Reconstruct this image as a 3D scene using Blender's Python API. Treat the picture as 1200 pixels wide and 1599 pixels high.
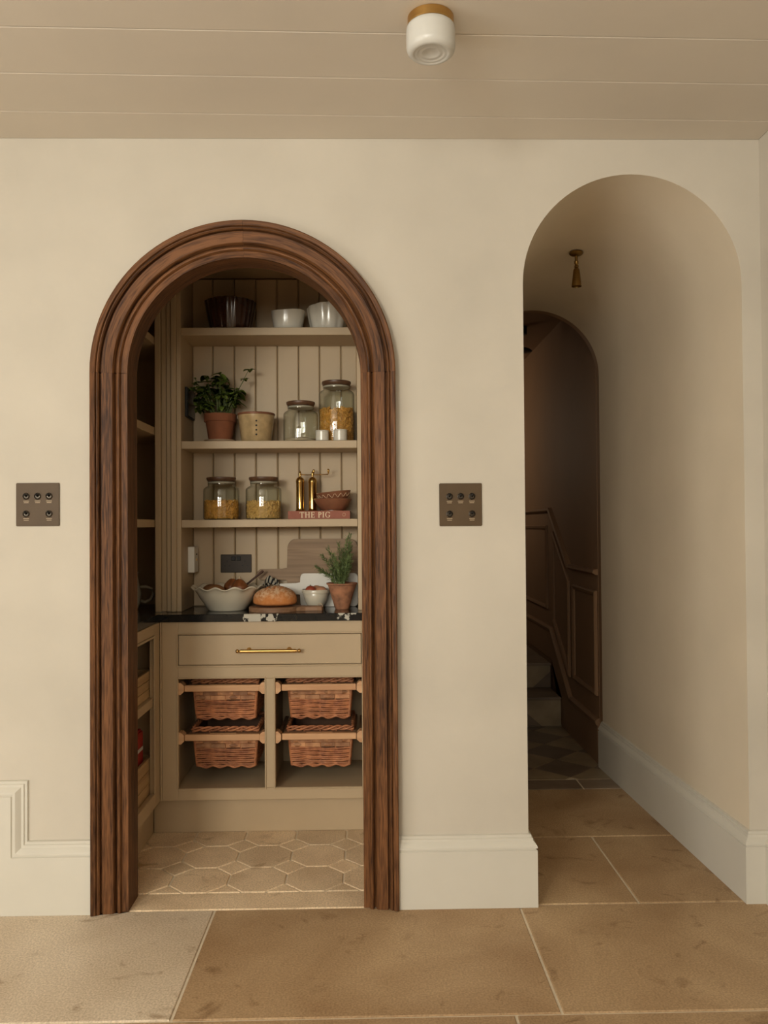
import bpy, bmesh, math, random
from mathutils import Vector, Matrix
from mathutils.geometry import tessellate_polygon
random.seed(7)
for o in list(bpy.data.objects):
    bpy.data.objects.remove(o, do_unlink=True)
S = bpy.context.scene
C = S.collection
PI = math.pi

# ------------------------------------------------------------------ camera
def make_camera():
    cd = bpy.data.cameras.new('camera'); co = bpy.data.objects.new('camera', cd); C.objects.link(co)
    yaw, pitch, roll = math.radians(1.12), math.radians(0.915), math.radians(-0.42)
    f = Vector((math.sin(yaw) * math.cos(pitch), math.cos(yaw) * math.cos(pitch), math.sin(pitch)))
    r = Vector((math.cos(yaw), -math.sin(yaw), 0)); u = r.cross(f)
    r2 = math.cos(roll) * r + math.sin(roll) * u
    u2 = -math.sin(roll) * r + math.cos(roll) * u
    m = Matrix((r2, u2, -f)).transposed().to_4x4(); m.translation = (0, -2.755, 1.28)
    co.matrix_world = m
    cd.sensor_fit = 'HORIZONTAL'; cd.sensor_width = 36; cd.lens = 36 * 1273 / 1200
    cd.clip_start = 0.05
    S.camera = co
make_camera()

# ------------------------------------------------------------------ world, light, exposure
w = bpy.data.worlds.new('overcast_sky'); S.world = w; w.use_nodes = True
w.node_tree.nodes['Background'].inputs[0].default_value = (1.0, 0.96, 0.90, 1)
w.node_tree.nodes['Background'].inputs[1].default_value = 0.6
S.view_settings.view_transform = 'Standard'; S.view_settings.look = 'None'
S.view_settings.gamma = 1; S.view_settings.use_curve_mapping = False
S.view_settings.exposure = 0.0
DAY = (1.0, 0.945, 0.85); DAY_SIDE = (1.0, 0.99, 0.97)
def window_light(name, loc, rot, sx, sz, power, col=DAY):
    l = bpy.data.lights.new(name, 'AREA'); l.shape = 'RECTANGLE'; l.size = sx; l.size_y = sz
    l.energy = power; l.color = col
    o = bpy.data.objects.new(name, l); C.objects.link(o); o.location = loc; o.rotation_euler = rot
    return o
REAR = -4.9; LEFTX = -2.7
WINS = [('rear', -2.60, -1.30, 1.45, 2.46), ('rear', -1.05, 0.25, 1.45, 2.46), ('left', -3.0, -1.4, 0.08, 2.12), ('left', -4.7, -3.2, 0.08, 2.12)]
WP = [185, 50, 46, 38]
for (side, a, b, z0, z1), pw in zip(WINS, WP):
    if side == 'rear':
        window_light('window_daylight', ((a + b) / 2, REAR - 0.16, (z0 + z1) / 2), (PI / 2, 0, 0), b - a, z1 - z0, pw)
    else:
        window_light('window_daylight', (LEFTX - 0.16, (a + b) / 2, (z0 + z1) / 2), (PI / 2, 0, -PI / 2), b - a, z1 - z0, pw, DAY_SIDE)

window_light('hall_window_warm_light', (0.12, 3.7, 1.95), (PI / 2, 0, -PI / 2), 0.9, 0.8, 5.5, (1.0, 0.76, 0.52))  # unseen landing light, tinted warm to match the brown hall
# ------------------------------------------------------------------ materials
def _new(name):
    m = bpy.data.materials.new(name); m.use_nodes = True
    nt = m.node_tree; b = nt.nodes['Principled BSDF']
    return m, nt, b
def srgb(r, g, b):
    f = lambda c: (c / 12.92 if c <= 0.04045 else ((c + 0.055) / 1.055) ** 2.4)
    return tuple(f(v / 255) for v in (r, g, b))
def mat(name, col, rough=0.6, var=0.0, scale=4.0, bump=0.0, bscale=80.0, metal=0.0, spec=0.5, detail=4, rnd=0.0,
        stretch=(1, 1, 1), coat=0.0, col2=None, lo=0.35, hi=0.65, uv=False, bdist=0.002):
    m, nt, b = _new(name); N = nt.nodes; L = nt.links
    b.inputs['Roughness'].default_value = rough; b.inputs['Metallic'].default_value = metal
    b.inputs['Specular IOR Level'].default_value = spec
    b.inputs['Coat Weight'].default_value = coat; b.inputs['Coat Roughness'].default_value = 0.15
    tc = N.new('ShaderNodeTexCoord'); mp = N.new('ShaderNodeMapping'); mp.inputs['Scale'].default_value = stretch
    L.new(tc.outputs['UV' if uv else 'Object'], mp.inputs[0])
    out = None
    if var > 0 or col2:
        n = N.new('ShaderNodeTexNoise'); n.inputs['Scale'].default_value = scale; n.inputs['Detail'].default_value = detail
        L.new(mp.outputs[0], n.inputs['Vector'])
        r = N.new('ShaderNodeValToRGB'); c2 = col2 or tuple(max(0, c * (1 - var)) for c in col)
        r.color_ramp.elements[0].position = lo; r.color_ramp.elements[1].position = hi
        r.color_ramp.elements[0].color = (*c2, 1); r.color_ramp.elements[1].color = (*col, 1)
        L.new(n.outputs['Fac'], r.inputs[0]); out = r.outputs[0]
    if rnd > 0:
        oi = N.new('ShaderNodeObjectInfo'); mr = N.new('ShaderNodeMapRange')
        mr.inputs[3].default_value = 1 - rnd; mr.inputs[4].default_value = 1 + rnd
        L.new(oi.outputs['Random'], mr.inputs[0])
        hs = N.new('ShaderNodeHueSaturation'); L.new(mr.outputs[0], hs.inputs['Value'])
        if out: L.new(out, hs.inputs['Color'])
        else: hs.inputs['Color'].default_value = (*col, 1)
        out = hs.outputs[0]
    if out: L.new(out, b.inputs['Base Color'])
    else: b.inputs['Base Color'].default_value = (*col, 1)
    if bump > 0:
        n2 = N.new('ShaderNodeTexNoise'); n2.inputs['Scale'].default_value = bscale; n2.inputs['Detail'].default_value = 5
        L.new(mp.outputs[0], n2.inputs['Vector'])
        bp = N.new('ShaderNodeBump'); bp.inputs['Strength'].default_value = bump; bp.inputs['Distance'].default_value = bdist
        L.new(n2.outputs['Fac'], bp.inputs['Height']); L.new(bp.outputs[0], b.inputs['Normal'])
    return m
def wood(name, dark, light, axis='z', rough=0.45, scale=9.0, uv=False, coat=0.0, rnd=0.0, bump=0.25, along=0.05, spec=0.5):
    st = {'x': (along, 1, 1), 'y': (1, along, 1), 'z': (1, 1, along)}[axis]
    m, nt, b = _new(name); N = nt.nodes; L = nt.links
    b.inputs['Roughness'].default_value = rough; b.inputs['Coat Weight'].default_value = coat; b.inputs['Coat Roughness'].default_value = 0.25
    b.inputs['Specular IOR Level'].default_value = spec
    tc = N.new('ShaderNodeTexCoord'); mp = N.new('ShaderNodeMapping'); mp.inputs['Scale'].default_value = st
    oi = N.new('ShaderNodeObjectInfo'); ml = N.new('ShaderNodeMath'); ml.operation = 'MULTIPLY'; ml.inputs[1].default_value = 13
    L.new(oi.outputs['Random'], ml.inputs[0]); L.new(ml.outputs[0], mp.inputs['Location'])
    L.new(tc.outputs['UV' if uv else 'Object'], mp.inputs[0])
    n = N.new('ShaderNodeTexNoise'); n.inputs['Scale'].default_value = scale * 8; n.inputs['Detail'].default_value = 6; n.inputs['Distortion'].default_value = 0.4
    n3 = N.new('ShaderNodeTexNoise'); n3.inputs['Scale'].default_value = scale; n3.inputs['Detail'].default_value = 3
    L.new(mp.outputs[0], n.inputs['Vector']); L.new(mp.outputs[0], n3.inputs['Vector'])
    mx = N.new('ShaderNodeMix'); mx.inputs[0].default_value = 0.45
    L.new(n.outputs['Fac'], mx.inputs[2]); L.new(n3.outputs['Fac'], mx.inputs[3])
    r = N.new('ShaderNodeValToRGB'); r.color_ramp.elements[0].position = 0.36; r.color_ramp.elements[1].position = 0.62
    r.color_ramp.elements[0].color = (*dark, 1); r.color_ramp.elements[1].color = (*light, 1)
    L.new(mx.outputs[0], r.inputs[0]); out = r.outputs[0]
    if rnd > 0:
        mr = N.new('ShaderNodeMapRange'); mr.inputs[3].default_value = 1 - rnd; mr.inputs[4].default_value = 1 + rnd
        L.new(oi.outputs['Random'], mr.inputs[0]); hs = N.new('ShaderNodeHueSaturation')
        L.new(mr.outputs[0], hs.inputs['Value']); L.new(out, hs.inputs['Color']); out = hs.outputs[0]
    L.new(out, b.inputs['Base Color'])
    bp = N.new('ShaderNodeBump'); bp.inputs['Strength'].default_value = bump; bp.inputs['Distance'].default_value = 0.001
    L.new(n.outputs['Fac'], bp.inputs['Height']); L.new(bp.outputs[0], b.inputs['Normal'])
    return m
def jar_glass(name, tint=(0.90, 0.92, 0.88), extra=0.05, edge=0.35):
    m = bpy.data.materials.new(name); m.use_nodes = True; nt = m.node_tree; N = nt.nodes; L = nt.links
    for n in list(N): N.remove(n)
    o = N.new('ShaderNodeOutputMaterial'); t = N.new('ShaderNodeBsdfTransparent'); g = N.new('ShaderNodeBsdfGlossy')
    t.inputs[0].default_value = (*tint, 1); g.inputs['Roughness'].default_value = 0.03
    fr = N.new('ShaderNodeFresnel'); fr.inputs[0].default_value = 1.5
    ad = N.new('ShaderNodeMath'); ad.operation = 'ADD'; ad.inputs[1].default_value = extra; ad.use_clamp = True
    mx = N.new('ShaderNodeMixShader')
    ge = N.new('ShaderNodeNewGeometry'); mi = N.new('ShaderNodeMapRange'); mi.inputs[3].default_value = 1.5; mi.inputs[4].default_value = 1 / 1.5
    L.new(ge.outputs['Backfacing'], mi.inputs[0]); L.new(mi.outputs[0], fr.inputs[0])
    L.new(fr.outputs[0], ad.inputs[0]); L.new(ad.outputs[0], mx.inputs[0]); L.new(t.outputs[0], mx.inputs[1]); L.new(g.outputs[0], mx.inputs[2])
    lw = N.new('ShaderNodeLayerWeight'); lw.inputs[0].default_value = 0.35; cr = N.new('ShaderNodeValToRGB'); e = cr.color_ramp.elements
    e[0].position = 0.35; e[0].color = (*tint, 1); e[1].position = 0.95; e[1].color = tuple(c * edge for c in tint) + (1,)
    L.new(lw.outputs['Facing'], cr.inputs[0]); L.new(cr.outputs[0], t.inputs[0])
    L.new(mx.outputs[0], o.inputs[0]); return m
def stripes(name, ca, cb, scale):
    m, nt, b = _new(name); N = nt.nodes; L = nt.links
    tc = N.new('ShaderNodeTexCoord'); wv = N.new('ShaderNodeTexWave'); wv.inputs['Scale'].default_value = scale
    L.new(tc.outputs['UV'], wv.inputs['Vector'])
    r = N.new('ShaderNodeValToRGB'); r.color_ramp.interpolation = 'CONSTANT'; r.color_ramp.elements[1].position = 0.42
    r.color_ramp.elements[0].color = (*cb, 1); r.color_ramp.elements[1].color = (*ca, 1)
    L.new(wv.outputs['Fac'], r.inputs[0]); L.new(r.outputs[0], b.inputs['Base Color']); b.inputs['Roughness'].default_value = 0.9
    return m
def marble_black(name):
    m, nt, b = _new(name); N = nt.nodes; L = nt.links
    tc = N.new('ShaderNodeTexCoord'); n = N.new('ShaderNodeTexNoise'); n.inputs['Scale'].default_value = 5.5; n.inputs['Detail'].default_value = 9
    n.inputs['Distortion'].default_value = 1.6; L.new(tc.outputs['Object'], n.inputs['Vector'])
    r = N.new('ShaderNodeValToRGB'); e = r.color_ramp.elements
    e[0].position = 0.0; e[0].color = (0.006, 0.006, 0.007, 1); e[1].position = 0.60; e[1].color = (0.012, 0.012, 0.012, 1)
    x = r.color_ramp.elements.new(0.655); x.color = (0.07, 0.075, 0.075, 1)
    x = r.color_ramp.elements.new(0.70); x.color = (0.55, 0.53, 0.47, 1)
    L.new(n.outputs['Fac'], r.inputs[0]); out = r.outputs[0]
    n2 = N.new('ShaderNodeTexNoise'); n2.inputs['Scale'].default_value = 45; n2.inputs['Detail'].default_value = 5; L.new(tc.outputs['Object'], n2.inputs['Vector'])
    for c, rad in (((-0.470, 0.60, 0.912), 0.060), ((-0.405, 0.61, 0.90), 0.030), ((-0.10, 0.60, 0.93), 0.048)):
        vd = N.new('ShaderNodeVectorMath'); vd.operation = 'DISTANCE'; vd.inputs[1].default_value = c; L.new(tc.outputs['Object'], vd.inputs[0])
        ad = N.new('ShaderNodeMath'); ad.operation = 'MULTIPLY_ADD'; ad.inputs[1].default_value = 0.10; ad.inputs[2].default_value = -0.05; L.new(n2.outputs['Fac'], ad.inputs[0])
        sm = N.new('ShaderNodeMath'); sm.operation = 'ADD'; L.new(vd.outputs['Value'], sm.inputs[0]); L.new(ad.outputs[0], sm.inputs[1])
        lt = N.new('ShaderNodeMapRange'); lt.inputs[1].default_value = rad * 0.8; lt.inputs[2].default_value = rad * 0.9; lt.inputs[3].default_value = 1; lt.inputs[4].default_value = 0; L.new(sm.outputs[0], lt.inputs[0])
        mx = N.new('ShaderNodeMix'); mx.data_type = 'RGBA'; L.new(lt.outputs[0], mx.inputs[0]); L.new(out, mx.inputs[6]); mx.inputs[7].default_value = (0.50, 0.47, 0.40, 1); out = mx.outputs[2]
    L.new(out, b.inputs['Base Color']); b.inputs['Roughness'].default_value = 0.13; b.inputs['Specular IOR Level'].default_value = 0.4
    return m
def stone(name, light, dark, scale, rnd):
    m, nt, b = _new(name); N = nt.nodes; L = nt.links
    b.inputs['Roughness'].default_value = 0.6; b.inputs['Specular IOR Level'].default_value = 0.35
    tc = N.new('ShaderNodeTexCoord')
    def noise(sc, det, dist=0.0):
        n = N.new('ShaderNodeTexNoise'); n.inputs['Scale'].default_value = sc; n.inputs['Detail'].default_value = det; n.inputs['Distortion'].default_value = dist
        L.new(tc.outputs['Object'], n.inputs['Vector']); return n.outputs['Fac']
    a, c, d = noise(scale, 8, 0.5), noise(170, 3), noise(9, 6, 1.0)
    r = N.new('ShaderNodeValToRGB'); r.color_ramp.elements[0].position = 0.32; r.color_ramp.elements[1].position = 0.66
    r.color_ramp.elements[0].color = (*dark, 1); r.color_ramp.elements[1].color = (*light, 1); L.new(a, r.inputs[0])
    g = N.new('ShaderNodeValToRGB'); g.color_ramp.elements[0].position = 0.36; g.color_ramp.elements[1].position = 0.64
    g.color_ramp.elements[0].color = (0.80, 0.79, 0.77, 1); g.color_ramp.elements[1].color = (1.12, 1.12, 1.11, 1); L.new(c, g.inputs[0])
    k = N.new('ShaderNodeValToRGB'); k.color_ramp.elements[0].position = 0.27; k.color_ramp.elements[1].position = 0.40
    k.color_ramp.elements[0].color = (0.62, 0.56, 0.50, 1); k.color_ramp.elements[1].color = (1, 1, 1, 1); L.new(d, k.inputs[0])
    def mul(p, q):
        x = N.new('ShaderNodeMix'); x.data_type = 'RGBA'; x.blend_type = 'MULTIPLY'; x.inputs[0].default_value = 1
        L.new(p, x.inputs[6]); L.new(q, x.inputs[7]); return x.outputs[2]
    out = mul(mul(r.outputs[0], g.outputs[0]), k.outputs[0])
    oi = N.new('ShaderNodeObjectInfo'); mr = N.new('ShaderNodeMapRange'); mr.inputs[3].default_value = 1 - rnd; mr.inputs[4].default_value = 1 + rnd
    L.new(oi.outputs['Random'], mr.inputs[0]); hs = N.new('ShaderNodeHueSaturation'); L.new(mr.outputs[0], hs.inputs['Value']); L.new(out, hs.inputs['Color'])
    L.new(hs.outputs[0], b.inputs['Base Color'])
    bp = N.new('ShaderNodeBump'); bp.inputs['Strength'].default_value = 0.15; bp.inputs['Distance'].default_value = 0.002
    L.new(c, bp.inputs['Height']); L.new(bp.outputs[0], b.inputs['Normal'])
    return m
M = {}
M['plaster'] = mat('limewash_plaster', (0.555, 0.505, 0.425), 0.9, 0.13, 2.2, 0.2, 40, spec=0.2, detail=7, lo=0.3, hi=0.7)
M['passage_plaster_lit'] = mat('passage_plaster_lit', (0.655, 0.56, 0.425), 0.9, 0.10, 2.2, 0.2, 40, spec=0.2, detail=7, lo=0.3, hi=0.7)  # wall plaster made lighter and warmer in place of light missing in the passage
M['skirting'] = mat('skirting_paint', (0.575, 0.54, 0.465), 0.5, 0.03, 6)
M['ceiling'] = mat('ceiling_paint', (0.66, 0.595, 0.505), 0.6, 0.04, 3)
M['outer'] = mat('room_plaster', (0.60, 0.53, 0.42), 0.9, 0.05, 2)
M['stone'] = stone('limestone', (0.475, 0.33, 0.19), (0.33, 0.205, 0.105), 2.4, 0.05)
M['stone_lit'] = stone('limestone_lit', (0.70, 0.585, 0.45), (0.56, 0.445, 0.32), 2.4, 0.03)  # limestone copy with the bright sheen of the left floor in its colour
M['stone2'] = stone('pantry_limestone', (0.80, 0.62, 0.42), (0.64, 0.47, 0.30), 5, 0.12)
M['grout'] = mat('pale_grout', (0.72, 0.62, 0.47), 0.9, 0.1, 60)
M['taupe'] = mat('taupe_paint', (0.47, 0.352, 0.218), 0.5, 0.03, 5)
M['taupe_in'] = M['taupe']
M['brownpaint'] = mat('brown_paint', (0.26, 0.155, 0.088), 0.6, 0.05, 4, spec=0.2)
M['marble_cream'] = mat('cream_marble', (0.36, 0.28, 0.18), 0.3, 0.3, 7, detail=8)
M['marble_grey'] = mat('grey_marble', (0.20, 0.15, 0.11), 0.3, 0.3, 7, detail=8)
M['border'] = mat('border_stone', (0.27, 0.20, 0.14), 0.5, 0.25, 7, detail=8, rnd=0.12)
M['casing'] = wood('dark_oak', (0.030, 0.011, 0.004), (0.165, 0.068, 0.024), 'x', 0.55, 24, uv=True, coat=0.0, rnd=0.05, along=0.07, bump=0.4, spec=0.2)
M['black_marble'] = marble_black('black_veined_marble')
M['brass'] = mat('aged_brass', (0.62, 0.38, 0.13), 0.32, 0.15, 20, metal=1.0)
M['brass_shiny'] = mat('polished_brass', (0.70, 0.47, 0.17), 0.16, 0.1, 8, metal=1.0)
M['brass_dark'] = mat('dark_brass', (0.28, 0.165, 0.05), 0.38, 0.15, 20, metal=1.0)
M['bronze'] = mat('bronze_plate', (0.085, 0.052, 0.024), 0.5, 0.12, 12, spec=0.25)
M['dark_metal'] = mat('dark_bronze', (0.05, 0.04, 0.03), 0.3, metal=0.8)
M['engrave'] = mat('cream_engraving', (0.36, 0.27, 0.17), 0.6)
M['black'] = mat('black_plastic', (0.012, 0.011, 0.010), 0.5, spec=0.25)
M['black_glass'] = mat('black_glass', (0.008, 0.008, 0.010), 0.06)
M['socket'] = mat('bronze_socket', (0.035, 0.024, 0.016), 0.5, metal=0.1, spec=0.3)
M['opal'] = mat('opal_glass', (0.56, 0.545, 0.50), 0.3, spec=0.4)
M['white_plastic'] = mat('white_plastic', (0.72, 0.70, 0.64), 0.4)
M['white_glaze'] = mat('white_glaze', (0.66, 0.62, 0.53), 0.18, 0.06, 8, coat=0.3)
M['cream_glaze'] = mat('cream_glaze', (0.60, 0.55, 0.44), 0.25, 0.08, 8, coat=0.2)
M['brown_glaze'] = mat('brown_glaze', (0.055, 0.020, 0.010), 0.12, 0.4, 12, coat=0.5)
M['yellow_glaze'] = mat('yellow_glaze', (0.50, 0.355, 0.18), 0.16, 0.25, 30, coat=0.3)
M['terracotta'] = mat('terracotta', (0.28, 0.095, 0.040), 0.85, 0.25, 14, 0.2, 90)
M['terracotta2'] = mat('weathered_terracotta', (0.46, 0.20, 0.10), 0.85, 0.3, 25, 0.3, 90, col2=(0.22, 0.10, 0.055))
M['clay_glaze'] = mat('brown_slipware', (0.26, 0.105, 0.055), 0.35, 0.3, 14)
M['slip'] = mat('cream_slip', (0.56, 0.38, 0.24), 0.4)
M['saucer'] = mat('pale_clay', (0.48, 0.34, 0.22), 0.8, 0.1, 20)
M['soil'] = mat('soil', (0.03, 0.02, 0.013), 0.95, 0.4, 60)
M['leaf'] = mat('basil_leaf', (0.19, 0.27, 0.046), 0.45, 0.35, 30, rnd=0.40)
M['leaf_pale'] = mat('young_basil_leaf', (0.26, 0.30, 0.05), 0.5, 0.2, 30)
M['stem'] = mat('green_stem', (0.12, 0.16, 0.05), 0.6)
M['needle'] = mat('rosemary_needle', (0.17, 0.23, 0.08), 0.55, 0.35, 40, rnd=0.3)
M['glass'] = jar_glass('clear_jar_glass')
M['pane'] = jar_glass('window_pane', (0.96, 0.97, 0.96), 0.0, 1.0)
M['lid'] = wood('lid_wood', (0.055, 0.025, 0.012), (0.14, 0.068, 0.034), 'x', 0.4, 12)
M['seal'] = mat('pale_seal', (0.50, 0.46, 0.38), 0.4)
M['pasta'] = mat('dried_pasta', (0.72, 0.36, 0.07), 0.5, 0.3, 60)
M['pasta2'] = mat('dried_macaroni', (0.74, 0.46, 0.15), 0.5, 0.25, 60)
M['flour'] = mat('brown_flour', (0.56, 0.44, 0.31), 0.95, 0.1, 60)
M['book'] = mat('book_cloth', (0.33, 0.115, 0.075), 0.75, 0.1, 40)
M['page'] = mat('book_pages', (0.55, 0.48, 0.36), 0.9)
M['letter'] = mat('cream_lettering', (0.75, 0.62, 0.42), 0.6)
M['bread_score'] = mat('open_crumb', (0.50, 0.22, 0.085), 0.9, 0.3, 60)
def bread_mat():
    m, nt, b = _new('floured_crust'); N = nt.nodes; L = nt.links; b.inputs['Roughness'].default_value = 0.85
    tc = N.new('ShaderNodeTexCoord'); sx = N.new('ShaderNodeSeparateXYZ'); L.new(tc.outputs['Object'], sx.inputs[0])
    n1 = N.new('ShaderNodeTexNoise'); n1.inputs['Scale'].default_value = 28; n1.inputs['Detail'].default_value = 8; L.new(tc.outputs['Object'], n1.inputs['Vector'])
    n2 = N.new('ShaderNodeTexNoise'); n2.inputs['Scale'].default_value = 90; n2.inputs['Detail'].default_value = 5; L.new(tc.outputs['Object'], n2.inputs['Vector'])
    ma = N.new('ShaderNodeMath'); ma.operation = 'MULTIPLY_ADD'; ma.inputs[1].default_value = 0.09; L.new(n1.outputs['Fac'], ma.inputs[0]); L.new(sx.outputs['Z'], ma.inputs[2])
    mr = N.new('ShaderNodeMapRange'); mr.inputs[1].default_value = 0.075; mr.inputs[2].default_value = 0.122; L.new(ma.outputs[0], mr.inputs[0])
    r1 = N.new('ShaderNodeValToRGB'); r1.color_ramp.elements[0].color = (0.46, 0.15, 0.035, 1); r1.color_ramp.elements[1].color = (0.60, 0.25, 0.075, 1); L.new(n2.outputs['Fac'], r1.inputs[0])
    r2 = N.new('ShaderNodeValToRGB'); r2.color_ramp.elements[0].position = 0.4; r2.color_ramp.elements[1].position = 0.58
    r2.color_ramp.elements[0].color = (0.44, 0.20, 0.08, 1); r2.color_ramp.elements[1].color = (0.66, 0.47, 0.30, 1); L.new(n2.outputs['Fac'], r2.inputs[0])
    mx = N.new('ShaderNodeMix'); mx.data_type = 'RGBA'; L.new(mr.outputs[0], mx.inputs[0]); L.new(r1.outputs[0], mx.inputs[6]); L.new(r2.outputs[0], mx.inputs[7]); L.new(mx.outputs[2], b.inputs['Base Color'])
    bp = N.new('ShaderNodeBump'); bp.inputs['Strength'].default_value = 0.5; bp.inputs['Distance'].default_value = 0.003; L.new(n2.outputs['Fac'], bp.inputs['Height']); L.new(bp.outputs[0], b.inputs['Normal'])
    return m
M['bread'] = bread_mat()
M['boardwood'] = wood('warm_board', (0.17, 0.085, 0.042), (0.33, 0.18, 0.095), 'x', 0.6, 9)
M['boardwood2'] = wood('grey_oak_board', (0.17, 0.105, 0.06), (0.34, 0.23, 0.14), 'x', 0.65, 7)
M['bark'] = mat('waney_edge', (0.28, 0.17, 0.08), 0.8, 0.4, 30, 0.4, 60)
M['marble_white'] = mat('white_marble', (0.64, 0.61, 0.54), 0.35, 0.12, 9, detail=8)
M['twine'] = mat('pale_twine', (0.50, 0.38, 0.24), 0.9)
M['potato'] = mat('brown_potato', (0.24, 0.105, 0.035), 0.7, 0.35, 25, 0.3, 80)
M['onion'] = mat('onion_skin', (0.22, 0.072, 0.022), 0.4, 0.4, 20, stretch=(3, 3, 0.4))
M['egg'] = mat('brown_egg', (0.46, 0.22, 0.12), 0.5, 0.1, 30)
M['tomato'] = mat('red_tomato', (0.33, 0.065, 0.032), 0.3, 0.15, 20)
M['spoon'] = wood('dark_spoon_wood', (0.04, 0.014, 0.008), (0.10, 0.036, 0.018), 'x', 0.5, 10)
M['cloth'] = stripes('striped_linen', (0.72, 0.67, 0.55), (0.035, 0.035, 0.04), 3.2)
M['beech'] = wood('beech_runner', (0.50, 0.26, 0.125), (0.66, 0.39, 0.205), 'x', 0.5, 6, rnd=0.04)
M['tray'] = wood('tray_ply', (0.20, 0.105, 0.055), (0.30, 0.17, 0.09), 'x', 0.6, 6)
M['wick_a'] = mat('willow_split', (0.58, 0.29, 0.135), 0.6, 0.5, 26, 0.3, 90, col2=(0.36, 0.15, 0.065), rnd=0.32)
M['wick_b'] = mat('willow_rod', (0.54, 0.215, 0.09), 0.55, 0.5, 30, 0.3, 90, col2=(0.30, 0.105, 0.045), rnd=0.18)
M['wick_shade'] = mat('basket_inside_shade', (0.10, 0.045, 0.022), 0.8)  # willow inside, its shade put into the dark colour
M['crate'] = wood('pine_crate', (0.34, 0.21, 0.10), (0.50, 0.34, 0.17), 'y', 0.6, 6, rnd=0.06)
M['red'] = mat('red_packet', (0.30, 0.015, 0.012), 0.4)
M['packet_white'] = mat('white_packet', (0.55, 0.53, 0.50), 0.5)
M['bottle'] = mat('dark_bottle', (0.016, 0.014, 0.010), 0.12)
M['ironblack'] = mat('black_iron', (0.008, 0.008, 0.008), 0.5, metal=0.3)
M['winframe'] = mat('window_frame_paint', (0.62, 0.57, 0.47), 0.5)

# ------------------------------------------------------------------ mesh helpers
def obj(name, bm, m, parent=None, smooth=False, loc=None, rot=None):
    if isinstance(bm, bpy.types.Mesh): me = bm
    else:
        bmesh.ops.recalc_face_normals(bm, faces=bm.faces)
        me = bpy.data.meshes.new(name); bm.to_mesh(me); bm.free()
        me.materials.append(M[m] if isinstance(m, str) else m)
        if smooth:
            for p in me.polygons: p.use_smooth = True
            if smooth != 'all':
                me.set_sharp_from_angle(angle=math.radians(smooth if not isinstance(smooth, bool) else 40))
    o = bpy.data.objects.new(name, me); C.objects.link(o)
    if parent: o.parent = parent
    if loc is not None: o.location = loc
    if rot is not None: o.rotation_euler = rot
    return o
def tag(o, label=None, cat=None, group=None, kind=None):
    if label: o['label'] = label
    if cat: o['category'] = cat
    if group: o['group'] = group
    if kind: o['kind'] = kind
    return o
def thing(name, loc, label, cat, group=None, rz=0):
    o = bpy.data.objects.new(name, None); C.objects.link(o); o.empty_display_size = 0.05
    o.location = loc; o.rotation_euler = (0, 0, rz)
    return tag(o, label, cat, group)
def struct(name, bm, m, label=None, smooth=False):
    o = obj(name, bm, m, smooth=smooth); o['kind'] = 'structure'
    if label: o['label'] = label
    return o
def struct_empty(name, label=None):
    o = bpy.data.objects.new(name, None); C.objects.link(o); o['kind'] = 'structure'; o.empty_display_size = 0.05
    if label: o['label'] = label
    return o
def B(*dims, bev=0.0, seg=1, bm=None):
    """box x0,x1,y0,y1,z0,z1"""
    t = bmesh.new(); x0, x1, y0, y1, z0, z1 = dims
    r = bmesh.ops.create_cube(t, size=1)
    for v in r['verts']:
        v.co = Vector((x0 if v.co.x < 0 else x1, y0 if v.co.y < 0 else y1, z0 if v.co.z < 0 else z1))
    if bev: bmesh.ops.bevel(t, geom=t.edges[:], offset=bev, segments=seg, affect='EDGES', clamp_overlap=True)
    if bm is None: return t
    me = bpy.data.meshes.new('t'); t.to_mesh(me); t.free(); bm.from_mesh(me); bpy.data.meshes.remove(me); return bm
def prism(poly, fn, a, b, bev=0.0, holes=None):
    """poly: 2D points, fn(u,v,h)->xyz, between heights a and b"""
    bm = bmesh.new()
    v0 = [bm.verts.new(fn(u, v, a)) for u, v in poly]; v1 = [bm.verts.new(fn(u, v, b)) for u, v in poly]
    n = len(poly)
    if n > 12 and not bev:
        for tri in tessellate_polygon([[Vector((u, v, 0)) for u, v in poly]]):
            bm.faces.new([v0[k] for k in tri]); bm.faces.new([v1[k] for k in tri])
    else:
        f0 = bm.faces.new(v0[::-1]); f1 = bm.faces.new(v1)
    for i in range(n): bm.faces.new((v0[i], v0[(i + 1) % n], v1[(i + 1) % n], v1[i]))
    if bev:
        bmesh.ops.bevel(bm, geom=[e for e in bm.edges if e in f1.edges], offset=bev, segments=1, affect='EDGES')
    ng = [f for f in bm.faces if len(f.verts) > 4]
    if ng: bmesh.ops.triangulate(bm, faces=ng, ngon_method='EAR_CLIP')
    return bm
XZ = lambda u, v, h: (u, h, v)
XY = lambda u, v, h: (u, v, h)
YZ = lambda u, v, h: (h, u, v)
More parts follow.
